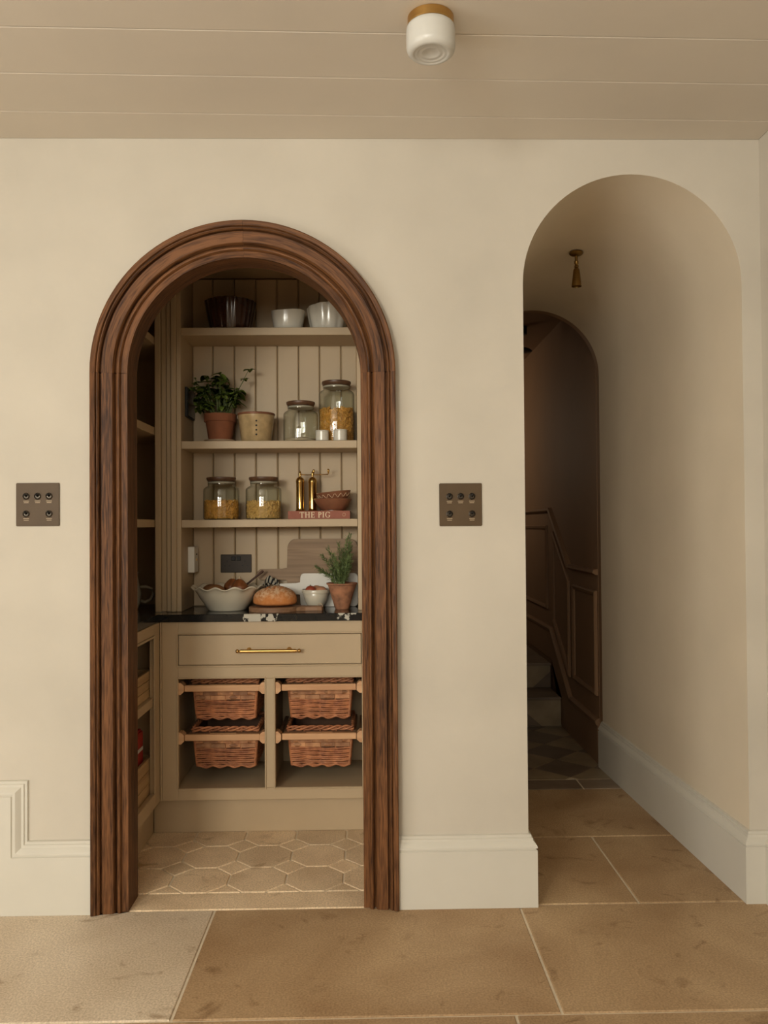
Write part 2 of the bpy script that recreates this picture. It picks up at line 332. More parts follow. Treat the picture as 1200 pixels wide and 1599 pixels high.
def lathe(profile, segs=40, fn=None, bm=None, cap=True, off=(0, 0, 0)):
    bm = bm or bmesh.new(); rings = []
    for i, (r, z) in enumerate(profile):
        ring = []
        if r < 1e-6:
            p = (0, 0, z); v = bm.verts.new(Vector(p) + Vector(off)); rings.append([v]); continue
        for k in range(segs):
            t = 2 * PI * k / segs; rr, zz = (r, z) if fn is None else fn(r, z, t, i / max(1, len(profile) - 1))
            ring.append(bm.verts.new((rr * math.cos(t) + off[0], rr * math.sin(t) + off[1], zz + off[2])))
        rings.append(ring)
    for a, b in zip(rings, rings[1:]):
        for k in range(segs):
            j = (k + 1) % segs
            if len(a) == 1 and len(b) == 1: continue
            if len(a) == 1: bm.faces.new((a[0], b[j], b[k]))
            elif len(b) == 1: bm.faces.new((a[k], a[j], b[0]))
            else: bm.faces.new((a[k], a[j], b[j], b[k]))
    if cap:
        if len(rings[0]) > 1: bm.faces.new(rings[0][::-1])
        if len(rings[-1]) > 1: bm.faces.new(rings[-1])
    return bm
def tube(path, rad, segs=6, closed=False, bm=None, squash=None, cap=True, uv=False):
    """round (or flat) tube along 3D points; rad number or list"""
    bm = bm or bmesh.new(); P = [Vector(p) for p in path]; n = len(P); rings = []
    up = Vector((0, 0, 1))
    for i, p in enumerate(P):
        d = (P[(i + 1) % n] - P[i - 1]) if closed else (P[min(i + 1, n - 1)] - P[max(i - 1, 0)])
        if d.length < 1e-9: d = Vector((0, 0, 1))
        d.normalize()
        a = d.cross(up)
        if a.length < 1e-3: a = d.cross(Vector((1, 0, 0)))
        a.normalize(); b = a.cross(d).normalized()
        r = rad[i] if isinstance(rad, (list, tuple)) else rad
        sa, sb = squash or (1, 1)
        rings.append([bm.verts.new(p + a * (math.cos(2 * PI * k / segs) * r * sa) + b * (math.sin(2 * PI * k / segs) * r * sb)) for k in range(segs)])
    m = n if closed else n - 1
    for i in range(m):
        A, Bq = rings[i], rings[(i + 1) % n]
        for k in range(segs): bm.faces.new((A[k], A[(k + 1) % segs], Bq[(k + 1) % segs], Bq[k]))
    if not closed and cap:
        bm.faces.new(rings[0][::-1]); bm.faces.new(rings[-1])
    return bm
def sweep2(path, profile, fn, left=True):
    """mitred sweep: 2D path, closed profile of (offset,height); fn(u,v,h)->xyz"""
    bm = bmesh.new(); P = [Vector(p) for p in path]; n = len(P); rings = []
    s = 1 if left else -1
    def nrm(a, b):
        d = (b - a).normalized(); return Vector((-d.y, d.x)) * s
    for i, p in enumerate(P):
        if i == 0: m = nrm(P[0], P[1])
        elif i == n - 1: m = nrm(P[-2], P[-1])
        else:
            a, b = nrm(P[i - 1], p), nrm(p, P[i + 1]); m = (a + b); m = m / max(0.2, (1 + a.dot(b)))
        rings.append([bm.verts.new(fn(p.x + m.x * o, p.y + m.y * o, h)) for o, h in profile])
    k = len(profile)
    for a, b in zip(rings, rings[1:]):
        for j in range(k): bm.faces.new((a[j], a[(j + 1) % k], b[(j + 1) % k], b[j]))
    for r in (rings[0][::-1], rings[-1]):
        bm.faces.new(r)
    bmesh.ops.triangulate(bm, faces=[f for f in bm.faces if len(f.verts) > 4])
    return bm
def clip(poly, x0=None, x1=None, y0=None, y1=None):
    def cut(P, ax, val, sg):
        out = []
        for i in range(len(P)):
            a, b = P[i], P[(i + 1) % len(P)]
            da, db = (a[ax] - val) * sg, (b[ax] - val) * sg
            if da >= 0: out.append(a)
            if da * db < 0:
                t = da / (da - db); out.append((a[0] + t * (b[0] - a[0]), a[1] + t * (b[1] - a[1])))
        return out
    for ax, v, sg in ((0, x0, 1), (0, x1, -1), (1, y0, 1), (1, y1, -1)):
        if v is not None and poly: poly = cut(poly, ax, v, sg)
    return poly
def area(p): return abs(sum(p[i - 1][0] * p[i][1] - p[i][0] * p[i - 1][1] for i in range(len(p)))) / 2
def dup(root, loc, label=None, rz=None):
    r = root.copy(); C.objects.link(r); r.location = loc
    if label: r['label'] = label
    if rz is not None: r.rotation_euler = (0, 0, rz)
    for ch in list(root.children):
        c = ch.copy(); C.objects.link(c); c.parent = r
        for g in ch.children:
            d = g.copy(); C.objects.link(d); d.parent = c
    return r

# ================================================================== STRUCTURE
CEIL = 2.594
AX, ASPR, AIN = -0.414, 1.795, 0.392          # pantry arch: centre, springing height, clear radius
AHOLE = AIN + 0.030
def arch_pts(cx, spr, r, n=40, z0=0.0):
    """left foot -> over the arch -> right foot"""
    return [(cx - r, z0)] + [(cx - r * math.cos(PI * i / n), spr + r * math.sin(PI * i / n)) for i in range(n + 1)] + [(cx + r, z0)]
# passage tunnel: front and rear arch
PF = dict(cx=0.909, spr=2.098, r=0.376); PR = dict(cx=0.881, spr=2.064, r=0.347); PL = 1.53
fp = arch_pts(PF['cx'], PF['spr'], PF['r'], 48); rp = arch_pts(PR['cx'], PR['spr'], PR['r'], 48)
RW = 1.352                                     # right wall of the room
outline = [(LEFTX - 0.1, -0.05), (AX - AHOLE, -0.05)] + arch_pts(AX, ASPR, AHOLE, 48)[1:-1] + [(AX + AHOLE, -0.05), (fp[0][0], -0.05)] + fp[1:-1] + [(fp[-1][0], -0.05), (RW + 0.1, -0.05), (RW + 0.1, CEIL + 0.1), (LEFTX - 0.1, CEIL + 0.1)]
bm = prism(outline, XZ, 0.10, 0.0)
struct('wall_back', bm, 'plaster', 'limewashed cream plaster wall with two arched openings', smooth=20)
# tunnel
def loft(rings, smooth=True):
    bm = bmesh.new(); R = [[bm.verts.new(p) for p in r] for r in rings]
    for a, b in zip(R, R[1:]):
        for i in range(len(a) - 1): bm.faces.new((a[i], a[i + 1], b[i + 1], b[i]))
    return bm
rings = []
for t in (0.0, 0.06, 0.15, 0.3, 0.45, 0.6, 0.75, 0.9, 1.0):
    rings.append([(a[0] + (b[0] - a[0]) * t, t * PL, a[1] + (b[1] - a[1]) * t) for a, b in zip(fp, rp)])
bm = loft(rings)
r2 = [[(0.909 + (x - 0.909) * 1.06, y, z * 1.02) for x, y, z in r] for r in rings]
me_out = loft(r2); tmp = bpy.data.meshes.new('t'); me_out.to_mesh(tmp); me_out.free(); bm.from_mesh(tmp)
struct('wall_passage', bm, 'passage_plaster_lit', 'barrel vaulted plaster lining of the arched passage', smooth='all')
# rear arch plate of passage
pl = [(-0.2, -0.05), (rp[0][0], -0.05)] + rp[1:-1] + [(rp[-1][0], -0.05), (1.5, -0.05), (1.5, 2.7), (-0.2, 2.7)]
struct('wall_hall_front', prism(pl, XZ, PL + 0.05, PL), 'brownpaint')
# room shell
struct('wall_right', B(RW, RW + 0.1, REAR - 0.1, -0.0005, -0.05, CEIL + 0.1), 'plaster')
def wall_with_windows(name, lo, hi, wins, fn, t0, t1):
    """wall in (u,z) with rectangular holes, thickness t0..t1"""
    bm = bmesh.new(); us = sorted({lo, hi} | {w[0] for w in wins} | {w[1] for w in wins}); zs = sorted({-0.05, CEIL + 0.1} | {w[2] for w in wins} | {w[3] for w in wins})
    for a, b in zip(us, us[1:]):
        for c, d in zip(zs, zs[1:]):
            if any(w[0] <= a and b <= w[1] and w[2] <= c and d <= w[3] for w in wins): continue
            p = [fn(a, t0, c), fn(b, t1, d)]
            x = [sorted((p[0][i], p[1][i])) for i in range(3)]
            B(x[0][0], x[0][1], x[1][0], x[1][1], x[2][0], x[2][1], bm=bm)
    return struct(name, bm, 'outer')
wall_with_windows('wall_rear', LEFTX - 0.1, RW, [w[1:] for w in WINS if w[0] == 'rear'], lambda u, t, z: (u, t, z), REAR - 0.1, REAR)
wall_with_windows('wall_left', REAR, -0.0005, [w[1:] for w in WINS if w[0] == 'left'], lambda u, t, z: (t, u, z), LEFTX - 0.1, LEFTX)
for i, (side, a, b, z0, z1) in enumerate(WINS):
    fn = (lambda u, t, z: (u, REAR - 0.06 + t, z)) if side == 'rear' else (lambda u, t, z: (LEFTX - 0.06 + t, u, z))
    wn = struct_empty('window_%d' % (i + 1), 'painted window with glazing bars behind the viewer')
    def bar(u0, u1, c, d, t0=-0.02, t1=0.02, bm=None):
        p, q = fn(u0, t0, c), fn(u1, t1, d); x = [sorted((p[k], q[k])) for k in range(3)]
        return B(x[0][0], x[0][1], x[1][0], x[1][1], x[2][0], x[2][1], bm=bm)
    fb = bmesh.new(); f = 0.05
    bar(a, b, z0, z0 + f, bm=fb); bar(a, b, z1 - f, z1, bm=fb); bar(a, a + f, z0 + f, z1 - f, bm=fb); bar(b - f, b, z0 + f, z1 - f, bm=fb)
    obj('window_frame', fb, 'winframe', wn)
    nc, nr = 2, 4
    for k in range(1, nc):
        u = a + (b - a) * k / nc; obj('glazing_bar', bar(u - 0.012, u + 0.012, z0 + f, z1 - f), 'winframe', wn)
    for k in range(1, nr):
        z = z0 + (z1 - z0) * k / nr; obj('glazing_bar', bar(a + f, b - f, z - 0.012, z + 0.012, -0.015, 0.015), 'winframe', wn)
    obj('pane', bar(a + f, b - f, z0 + f, z1 - f, -0.003, 0.003), 'pane', wn)
# ceiling: backing + boards running across, a touch out of square
ceil = struct('ceiling', B(LEFTX - 0.1, RW + 0.1, REAR - 0.1, -0.0005, CEIL + 0.016, CEIL + 0.1), 'ceiling', 'painted tongue and groove board ceiling')
def board_quad(y0, y1, sl):
    return [(LEFTX, y0 + sl * LEFTX), (RW, y0 + sl * RW), (RW, y1 + sl * RW), (LEFTX, y1 + sl * LEFTX)]
for k in range(-1, 23):
    y1 = -0.158 + 0.2205 - 0.2205 * k - 0.2205 * 0; y0 = y1 - 0.2205
    q = clip(board_quad(y0 + 0.0012, y1 - 0.0012, 0.0215), y0=REAR, y1=-0.0006)
    if len(q) > 2 and area(q) > 0.02:
        obj('ceiling_board', prism(q, lambda u, v, h: (u, v, h), CEIL + 0.0155, CEIL, bev=0.002), 'ceiling', ceil)
# floor: grout bed + slabs
fl = struct('floor', B(LEFTX - 0.1, 1.5, REAR - 0.1, 5.2, -0.06, -0.004), 'grout', 'limestone flagged floor with pale grout')
def slab(x0, x1, y0, y1, m='stone', g=0.004, poly=None, nm='slab'):
    q = poly or [(x0 + g, y0 + g), (x1 - g, y0 + g), (x1 - g, y1 - g), (x0 + g, y1 - g)]
    bm = prism(q, lambda u, v, h: (u, v, h), -0.02, 0.0, bev=0.0025)
    return obj(nm, bm, m, fl)
rows = [(-0.003, -0.613, [-2.7, -1.54, -0.521, 0.500, 1.352]), (-0.613, -1.213, [-2.7, -1.66, -0.645, 0.377, 1.352]), (-1.213, -1.813, [-2.7, -2.1, -1.08, -0.06, 0.95, 1.352]),
        (-1.813, -2.413, [-2.7, -1.5, -0.48, 0.54, 1.352]), (-2.413, -3.013, [-2.7, -1.8, -0.78, 0.24, 1.352]), (-3.013, -3.613, [-2.7, -1.6, -0.58, 0.44, 1.352]),
        (-3.613, -4.213, [-2.7, -2.0, -1.0, 0.02, 1.352]), (-4.213, -4.9, [-2.7, -1.7, -0.68, 0.34, 1.352])]
for yb, ya, xs in rows:
    for a, b in zip(xs, xs[1:]): slab(a, b, ya, yb, 'stone_lit' if (yb > -0.7 and b < -0.5) else 'stone')
for yb, ya, xs in [(0.584, -0.003, [0.533, 0.906, 1.287]), (1.180, 0.584, [0.533, 1.30])]:
    for a, b in zip(xs, xs[1:]): slab(a, b, ya, yb)
for a, b in zip([0.533, 1.035, 1.30], [1.035, 1.30]): slab(a, b, 1.180, 1.328, 'border', nm='border_slab')
slab(AX - AIN - 0.02, AX + AIN + 0.02, -0.003, 0.124, 'stone2', nm='threshold_slab')
# hall: marble squares laid diagonally
hd = 0.155
for i in range(-5, 6):
    for j in range(-2, 9):
        for par in (0, 1):
            cx = 1.015 + i * 2 * hd + par * hd; cy = 1.52 + j * 2 * hd + par * hd
            h = hd - 0.002
            q = clip([(cx - h, cy), (cx, cy - h), (cx + h, cy), (cx, cy + h)], x0=0.22, x1=1.222, y0=1.331, y1=2.395)
            if len(q) > 2 and area(q) > 0.0015:
                obj('marble_tile', prism(q, lambda u, v, h: (u, v, h), -0.02, 0.0), 'marble_grey' if par == 0 else 'marble_cream', fl)
# pantry: octagons and squares
PX, PY, TP = -0.41, 0.229, 0.2075
cc = 0.063; hh = TP / 2 - 0.0028
for i in range(-4, 4):
    for j in range(0, 4):
        cx, cy = PX + i * TP, PY + j * TP
        c2 = cc - 0.0015
        q = [(cx - hh + c2, cy - hh), (cx + hh - c2, cy - hh), (cx + hh, cy - hh + c2), (cx + hh, cy + hh - c2), (cx + hh - c2, cy + hh), (cx - hh + c2, cy + hh), (cx - hh, cy + hh - c2), (cx - hh, cy - hh + c2)]
        q = clip(q, x0=-1.2, x1=0.062, y0=0.128, y1=0.80)
        if len(q) > 2 and area(q) > 0.0008: slab(0, 0, 0, 0, 'stone2', poly=q, nm='octagon_tile')
        sx, sy = cx + TP / 2, cy - TP / 2; s = cc - 0.004
        q = clip([(sx - s, sy), (sx, sy - s), (sx + s, sy), (sx, sy + s)], x0=-1.2, x1=0.062, y0=0.128, y1=0.80)
        if len(q) > 2 and area(q) > 0.0006: slab(0, 0, 0, 0, 'stone2', poly=q, nm='square_tile')
# pantry shell
struct('wall_pantry_left', B(-1.46, -1.36, 0.101, 1.10, -0.05, 2.6), 'taupe')
struct('wall_pantry_right', B(0.065, 0.165, 0.101, 1.10, -0.05, 2.6), 'taupe')
struct('wall_pantry_back', B(-1.46, 0.165, 1.101, 1.2, -0.05, 2.6), 'taupe')
struct('ceiling_pantry', B(-1.359, 0.064, 0.101, 1.10, 2.50, 2.6), 'taupe')
# hall shell
HX = 1.226
hb_ = bmesh.new()
for d in ((PL + 0.051, 3.25, -0.05, 2.75), (4.15, 5.0, -0.05, 2.75), (3.25, 4.15, -0.05, 1.55), (3.25, 4.15, 2.35, 2.75)): B(0.1, 0.2, d[0], d[1], d[2], d[3], bm=hb_)
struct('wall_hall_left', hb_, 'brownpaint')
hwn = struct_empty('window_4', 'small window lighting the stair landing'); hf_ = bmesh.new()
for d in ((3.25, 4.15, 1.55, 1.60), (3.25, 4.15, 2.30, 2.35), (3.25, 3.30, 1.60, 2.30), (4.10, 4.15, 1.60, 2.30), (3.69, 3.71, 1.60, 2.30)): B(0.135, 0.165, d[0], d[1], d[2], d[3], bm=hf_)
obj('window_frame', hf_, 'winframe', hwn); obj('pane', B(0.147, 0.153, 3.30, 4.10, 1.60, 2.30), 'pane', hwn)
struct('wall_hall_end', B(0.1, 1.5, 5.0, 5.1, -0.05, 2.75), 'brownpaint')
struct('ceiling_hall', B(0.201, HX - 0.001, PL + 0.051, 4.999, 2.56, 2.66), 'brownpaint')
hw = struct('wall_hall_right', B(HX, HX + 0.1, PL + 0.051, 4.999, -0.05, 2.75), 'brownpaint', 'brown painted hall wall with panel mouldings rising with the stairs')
def zb(y): return 0 if y < 2.16 else (0.353 if y > 2.67 else 0.353 * (y - 2.16) / 0.51)
YH = PL + 0.053
def hall_path(dz): return [(YH, dz), (2.16, dz), (2.67, dz + 0.353), (4.9, dz + 0.353)]
mould = [(-0.013, 0.0005), (-0.013, 0.010), (-0.006, 0.018), (0.004, 0.014), (0.013, 0.009), (0.013, 0.0005)]
def hfn(u, v, h): return (HX - h, u, v)
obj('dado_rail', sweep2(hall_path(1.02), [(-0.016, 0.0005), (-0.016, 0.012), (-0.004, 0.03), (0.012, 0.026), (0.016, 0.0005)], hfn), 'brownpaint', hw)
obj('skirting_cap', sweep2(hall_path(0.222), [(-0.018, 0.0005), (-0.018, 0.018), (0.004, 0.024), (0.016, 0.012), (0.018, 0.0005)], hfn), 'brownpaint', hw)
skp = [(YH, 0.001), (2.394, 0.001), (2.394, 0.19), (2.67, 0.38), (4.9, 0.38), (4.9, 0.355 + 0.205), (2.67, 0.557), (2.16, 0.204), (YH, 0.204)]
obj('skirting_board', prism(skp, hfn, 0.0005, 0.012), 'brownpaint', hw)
def panel(poly): obj('panel_moulding', sweep2(poly + [poly[0]], mould, hfn), 'brownpaint', hw)
def closed_panel(poly):
    bm = bmesh.new(); P = [Vector(p) for p in poly]; n = len(P); R = []
    for i in range(n):
        a = (P[i] - P[i - 1]).normalized(); b = (P[(i + 1) % n] - P[i]).normalized()
        na, nb = Vector((-a.y, a.x)), Vector((-b.y, b.x)); m = (na + nb) / (1 + na.dot(nb))
        R.append([bm.verts.new(hfn(P[i].x + m.x * o, P[i].y + m.y * o, h)) for o, h in mould])
    k = len(mould)
    for i in range(n):
        a, b = R[i], R[(i + 1) % n]
        for j in range(k): bm.faces.new((a[j], a[(j + 1) % k], b[(j + 1) % k], b[j]))
    obj('panel_moulding', bm, 'brownpaint', hw)
closed_panel([(YH + 0.03, 0.37), (2.08, 0.37), (2.08, 0.905), (YH + 0.03, 0.905)])
closed_panel([(2.20, 0.345 + zb(2.20)), (2.60, 0.345 + zb(2.60)), (2.60, 0.90 + zb(2.60)), (2.20, 0.90 + zb(2.20))])
closed_panel([(2.80, 0.353 + 0.36), (3.85, 0.353 + 0.36), (3.85, 0.353 + 0.905), (2.80, 0.353 + 0.905)])
# two marble-faced steps and a landing
SX0, SX1 = 0.21, HX - 0.0135
stair = struct_empty('stairs', 'marble faced steps rising to a landing')
for k, (y0, z0, z1, y1) in enumerate([(2.40, 0.0, 0.186, 2.69), (2.69, 0.186, 0.353, 4.98)]):
    obj('step', B(SX0, SX1, y0 + 0.012, y1 + 0.01, z0 + 0.001, z1 - 0.022), 'border', stair)
    rs = obj('riser', B(SX0, SX1, y0, y0 + 0.011, z0 + 0.001, z1 - 0.022), 'marble_cream', stair)
    obj('tread', B(SX0, SX1, y0 - 0.018, y1 - 0.001, z1 - 0.021, z1, bev=0.006, seg=2), 'border', stair)
    tri = [(1.10, z0 + 0.002), (0.90, z1 - 0.023), (0.70, z1 - 0.023), (0.90, z0 + 0.002)] if k == 0 else [(SX1 - 0.001, z0 + 0.05), (SX1 - 0.001, z1 - 0.06), (SX1 - 0.12, z0 + 0.002), (SX1 - 0.001, z0 + 0.002)]
    if k == 0: tri = [(0.84, z0 + 0.002), (1.09, z0 + 0.002), (0.965, z0 + 0.11), (0.84, z0 + 0.11)]
    obj('inlay', prism(tri, XZ, y0 - 0.0002, y0 - 0.0015), 'marble_grey', rs)

# ---- skirting boards
SK = [(0.0003, 0.0005), (0.026, 0.0005), (0.026, 0.189), (0.0215, 0.1915), (0.0215, 0.1945), (0.0265, 0.197), (0.0255, 0.203), (0.020, 0.211), (0.0135, 0.218), (0.0125, 0.226), (0.0085, 0.228), (0.008, 0.236), (0.0003, 0.2385)]
p = [(0.0905, 0.0), (fp[-1][0] - 2 * PF['r'], 0.0), (rp[0][0], PL - 0.001)]
struct('baseboard_middle', sweep2(p, SK, XY, left=False), 'skirting', 'moulded skirting wrapping the pier between the two arches', smooth=25)
p = [(rp[-1][0], PL - 0.001), (fp[-1][0], 0.0), (RW, 0.0), (RW, REAR + 0.01)]
struct('baseboard_right', sweep2(p, SK, XY, left=False), 'skirting', 'moulded skirting along the passage and the wall beside it', smooth=25)
bl = struct_empty('baseboard_left', 'moulded skirting that steps up beside the dark wooden arch')
JX, JZ = -1.187, 0.390
obj('skirting_board', prism([(LEFTX, 0.0005), (-0.9215, 0.0005), (-0.9215, 0.19), (JX, 0.19), (JX, JZ), (LEFTX, JZ)], XZ, -0.0003, -0.026), 'skirting', bl)
capp = [(o2 - 0.189, h) for h, o2 in SK[2:]]
cap = [(0.0, 0.0003)] + capp + [(0.0495, 0.0003)]
obj('skirting_cap', sweep2([(-0.9215, 0.1895), (JX, 0.1895), (JX, JZ), (LEFTX, JZ)], cap, lambda u, v, h: (u, -h, v), left=False), 'skirting', bl, smooth=25)

# ---- dark oak arch casing
casing = struct_empty('trim_1', 'dark stained oak arch casing with moulded profile around the pantry doorway')
CP = [(-0.0005, -0.0), (-0.0005, 0.010), (0.020, 0.010), (0.0215, 0.017), (0.025, 0.021), (0.0295, 0.0215), (0.0335, 0.018), (0.0355, 0.006), (0.0395, 0.005), (0.0425, 0.018), (0.046, 0.0235), (0.080, 0.027),
      (0.0825, 0.016), (0.0865, 0.0155), (0.0885, 0.0285), (0.0925, 0.0325), (0.0955, 0.0325), (0.0975, 0.029), (0.1005, 0.036), (0.113, 0.0395), (0.1165, 0.0375), (0.1165, 0.0)]
def casing_sweep(frames, prof):
    """frames: list of (point_fn, s): point_fn(u,v)->xyz; uv: s along, profile length across"""
    bm = bmesh.new(); uvl = bm.loops.layers.uv.new('UVMap'); R = []
    acc = [0]
    for a, b in zip(prof, prof[1:]): acc.append(acc[-1] + math.dist(a, b))
    acc.append(acc[-1] + math.dist(prof[-1], prof[0]))
    for fn, s in frames: R.append([bm.verts.new(fn(u, v)) for u, v in prof])
    k = len(prof)
    for i in range(len(frames) - 1):
        for j in range(k):
            j2 = (j + 1) % k; f = bm.faces.new((R[i][j], R[i][j2], R[i + 1][j2], R[i + 1][j]))
            for lp, (ii, jj) in zip(f.loops, ((i, j), (i, j + 1), (i + 1, j + 1), (i + 1, j))): lp[uvl].uv = (frames[ii][1], acc[jj])
    for r in (R[0][::-1], R[-1]): bm.faces.new(r)
    bmesh.ops.triangulate(bm, faces=[f for f in bm.faces if len(f.verts) > 4])
    return bm
def post_frames(sg, z0, z1, s0):
    def mk(z): return lambda u, v: (AX + sg * (AIN + u), -v, z)
    return [(mk(z0), s0), (mk((z0 + z1) / 2), s0 + (z1 - z0) / 2), (mk(z1), s0 + z1 - z0)]
def arc_frames(t0, t1, s0, n=26):
    def mk(t): return lambda u, v: (AX - (AIN + u) * math.cos(t), -v, ASPR + (AIN + u) * math.sin(t))
    return [(mk(t0 + (t1 - t0) * i / n), s0 + abs(t1 - t0) * 0.45 * i / n) for i in range(n + 1)]
for sg in (-1, 1): obj('casing_post', casing_sweep(post_frames(sg, 0.0015, ASPR - 0.0004, 3 * sg), CP), 'casing', casing, smooth=30)
obj('arch_segment', casing_sweep(arc_frames(0.0, PI / 2 - 0.0006, 7), CP), 'casing', casing, smooth=30)
obj('arch_segment', casing_sweep(arc_frames(PI / 2 + 0.0006, PI, 12), CP), 'casing', casing, smooth=30)
LP_ = [(0.0, -0.001), (0.0, -0.105), (0.029, -0.105), (0.029, -0.001)]
for sg in (-1, 1): obj('jamb_lining', casing_sweep(post_frames(sg, 0.0015, ASPR - 0.0004, 20 + sg), LP_), 'casing', casing, smooth=30)
obj('arch_lining', casing_sweep(arc_frames(0, PI, 30, 48), LP_), 'casing', casing, smooth=30)

# ================================================================== PANTRY JOINERY
BF, BB = 0.645, 1.09          # base cabinet face / back
CT0, CT1 = 0.885, 0.917       # worktop
UF, UB = 0.745, 0.965         # shelving face / panelling
SL, SR = -0.797, -0.045       # shelving clear opening
# ---- base cabinet with drawer and basket bays
bc = thing('base_cabinet', (0, 0, 0), 'taupe base cabinet with one wide drawer above open basket bays', 'cabinet')
FT = 0.02
def cb(nm, d, par=bc, m='taupe', bev=0.0012): return obj(nm, B(*d, bev=bev), m, par)
SBL = (-0.858, -0.791); SBM = (-0.435, -0.390); SBR = (-0.031, 0.0635)
cb('stile', (SBL[0], SBL[1], BF, BF + FT, 0.148, CT0 - 0.0005)); cb('stile', (SBR[0], SBR[1], BF, BF + FT, 0.148, CT0 - 0.0005))
cb('stile', (SBM[0], SBM[1], BF, BF + FT, 0.1975, 0.6475))
cb('rail', (SBL[1], SBR[0], BF, BF + FT, 0.831, CT0 - 0.0005)); cb('rail', (SBL[1], SBR[0], BF, BF + FT, 0.648, 0.704)); cb('rail', (SBL[1], SBR[0], BF, BF + FT, 0.148, 0.197))
cb('side_panel', (-0.83, -0.812, BF + FT, BB, 0.148, CT0 - 0.001)); cb('side_panel', (0.0, 0.018, BF + FT, BB, 0.148, CT0 - 0.001))
cb('divider', (-0.4215, -0.4035, BF + FT, BB - 0.019, 0.1855, 0.648)); cb('bottom_panel', (-0.8115, -0.0005, BF + FT, BB - 0.019, 0.167, 0.185))
cb('back_panel', (-0.8115, -0.0005, BB - 0.018, BB, 0.167, CT0 - 0.001)); cb('drawer_floor', (-0.8115, -0.0005, BF + FT, BB - 0.019, 0.66, 0.67))
cb('plinth', (-0.905, 0.0635, 0.692, 0.712, 0.001, 0.1475)); cb('corner_strip', (-0.8655, -0.8585, BF - 0.004, BF + 0.016, 0.148, CT0 - 0.0005))
bead = [(-0.0005, 0.0), (-0.0005, 0.004), (0.002, 0.006), (0.0065, 0.004), (0.0065, 0.0)]
def bead_frame(par, x0, x1, z0, z1, y):
    """thin bead just outside an opening, standing on the face"""
    bm = bmesh.new()
    for d in ((x0 - 0.007, x0 - 0.001, z0 - 0.007, z1 + 0.007), (x1 + 0.001, x1 + 0.007, z0 - 0.007, z1 + 0.007), (x0 - 0.001, x1 + 0.001, z0 - 0.007, z0 - 0.001), (x0 - 0.001, x1 + 0.001, z1 + 0.001, z1 + 0.007)):
        B(d[0], d[1], y - 0.0045, y - 0.0002, d[2], d[3], bev=0.0015, bm=bm)
    obj('bead', bm, 'taupe', par)
bead_frame(bc, -0.791, -0.435, 0.197, 0.648, BF); bead_frame(bc, -0.390, -0.031, 0.197, 0.648, BF); bead_frame(bc, -0.791, -0.031, 0.704, 0.831, BF)
dr = cb('drawer_front', (-0.7885, -0.0335, BF - 0.001, BF + 0.018, 0.7065, 0.8285))
hb = bmesh.new()
lathe([(0.0, -0.1335), (0.006, -0.133), (0.0085, -0.128), (0.0085, -0.125), (0.006, -0.1215), (0.0045, -0.1195), (0.0045, -0.116), (0.0075, -0.114), (0.0075, 0.114), (0.0045, 0.116), (0.0045, 0.1195), (0.006, 0.1215), (0.0085, 0.125), (0.0085, 0.128), (0.006, 0.133), (0.0, 0.1335)], 16, bm=hb)
bmesh.ops.rotate(hb, verts=hb.verts, cent=(0, 0, 0), matrix=Matrix.Rotation(PI / 2, 3, 'Y'))
for sx in (-0.083, 0.083): tube([(sx, 0.0, 0), (sx, 0.012, 0), (sx, 0.030, 0.0), (sx, 0.0325, 0)], [0.0045, 0.004, 0.009, 0.011], 12, bm=hb)
hd_o = obj('handle', hb, 'brass', dr, smooth=True, loc=(-0.414, BF - 0.034, 0.766)); hd_o['label'] = 'brushed brass bar handle with ball ends'
# octagonal beech runners for the baskets
oc = [(-0.024, -0.012), (-0.012, -0.024), (0.012, -0.024), (0.024, -0.012), (0.024, 0.012), (0.012, 0.024), (-0.012, 0.024), (-0.024, 0.012)]
def runner(x, sg, z):
    pts = [(0.0, -0.024), (0.010, -0.024), (0.022, -0.012), (0.022, 0.012), (0.010, 0.024), (0.0, 0.024)]
    rn = obj('runner', prism([(x + sg * a, z + b) for a, b in pts], XZ, BF + 0.004, BF + 0.05), 'beech', bc)
    obj('slide', B(min(x, x + sg * 0.014), max(x, x + sg * 0.014), BF + 0.051, 1.06, z - 0.012, z - 0.006), 'tray', rn)
for z in (0.607, 0.402):
    runner(-0.791, 1, z); runner(-0.435, -1, z); runner(-0.390, 1, z); runner(-0.031, -1, z)
# ---- worktop
wp = [(-1.355, 0.112), (-0.872, 0.112), (-0.872, 0.628), (0.063, 0.628), (0.063, 1.095), (-1.355, 1.095)]
wt = obj('worktop', prism(wp, XY, CT0 + 0.0005, CT1, bev=0.002), 'black_marble')
tag(wt, 'polished black marble worktop with white veins turning the pantry corner', 'worktop')
# ---- back shelving unit
su = thing('shelving_unit', (0, 0, 0), 'taupe wall shelving with boarded back above the black worktop', 'shelving')
T1 = 2.499
cb('side_panel', (-0.8155, SL, UF, UB + 0.02, CT1 + 0.0005, T1), su); cb('side_panel', (SR, -0.027, UF, UB + 0.02, CT1 + 0.0005, T1), su)
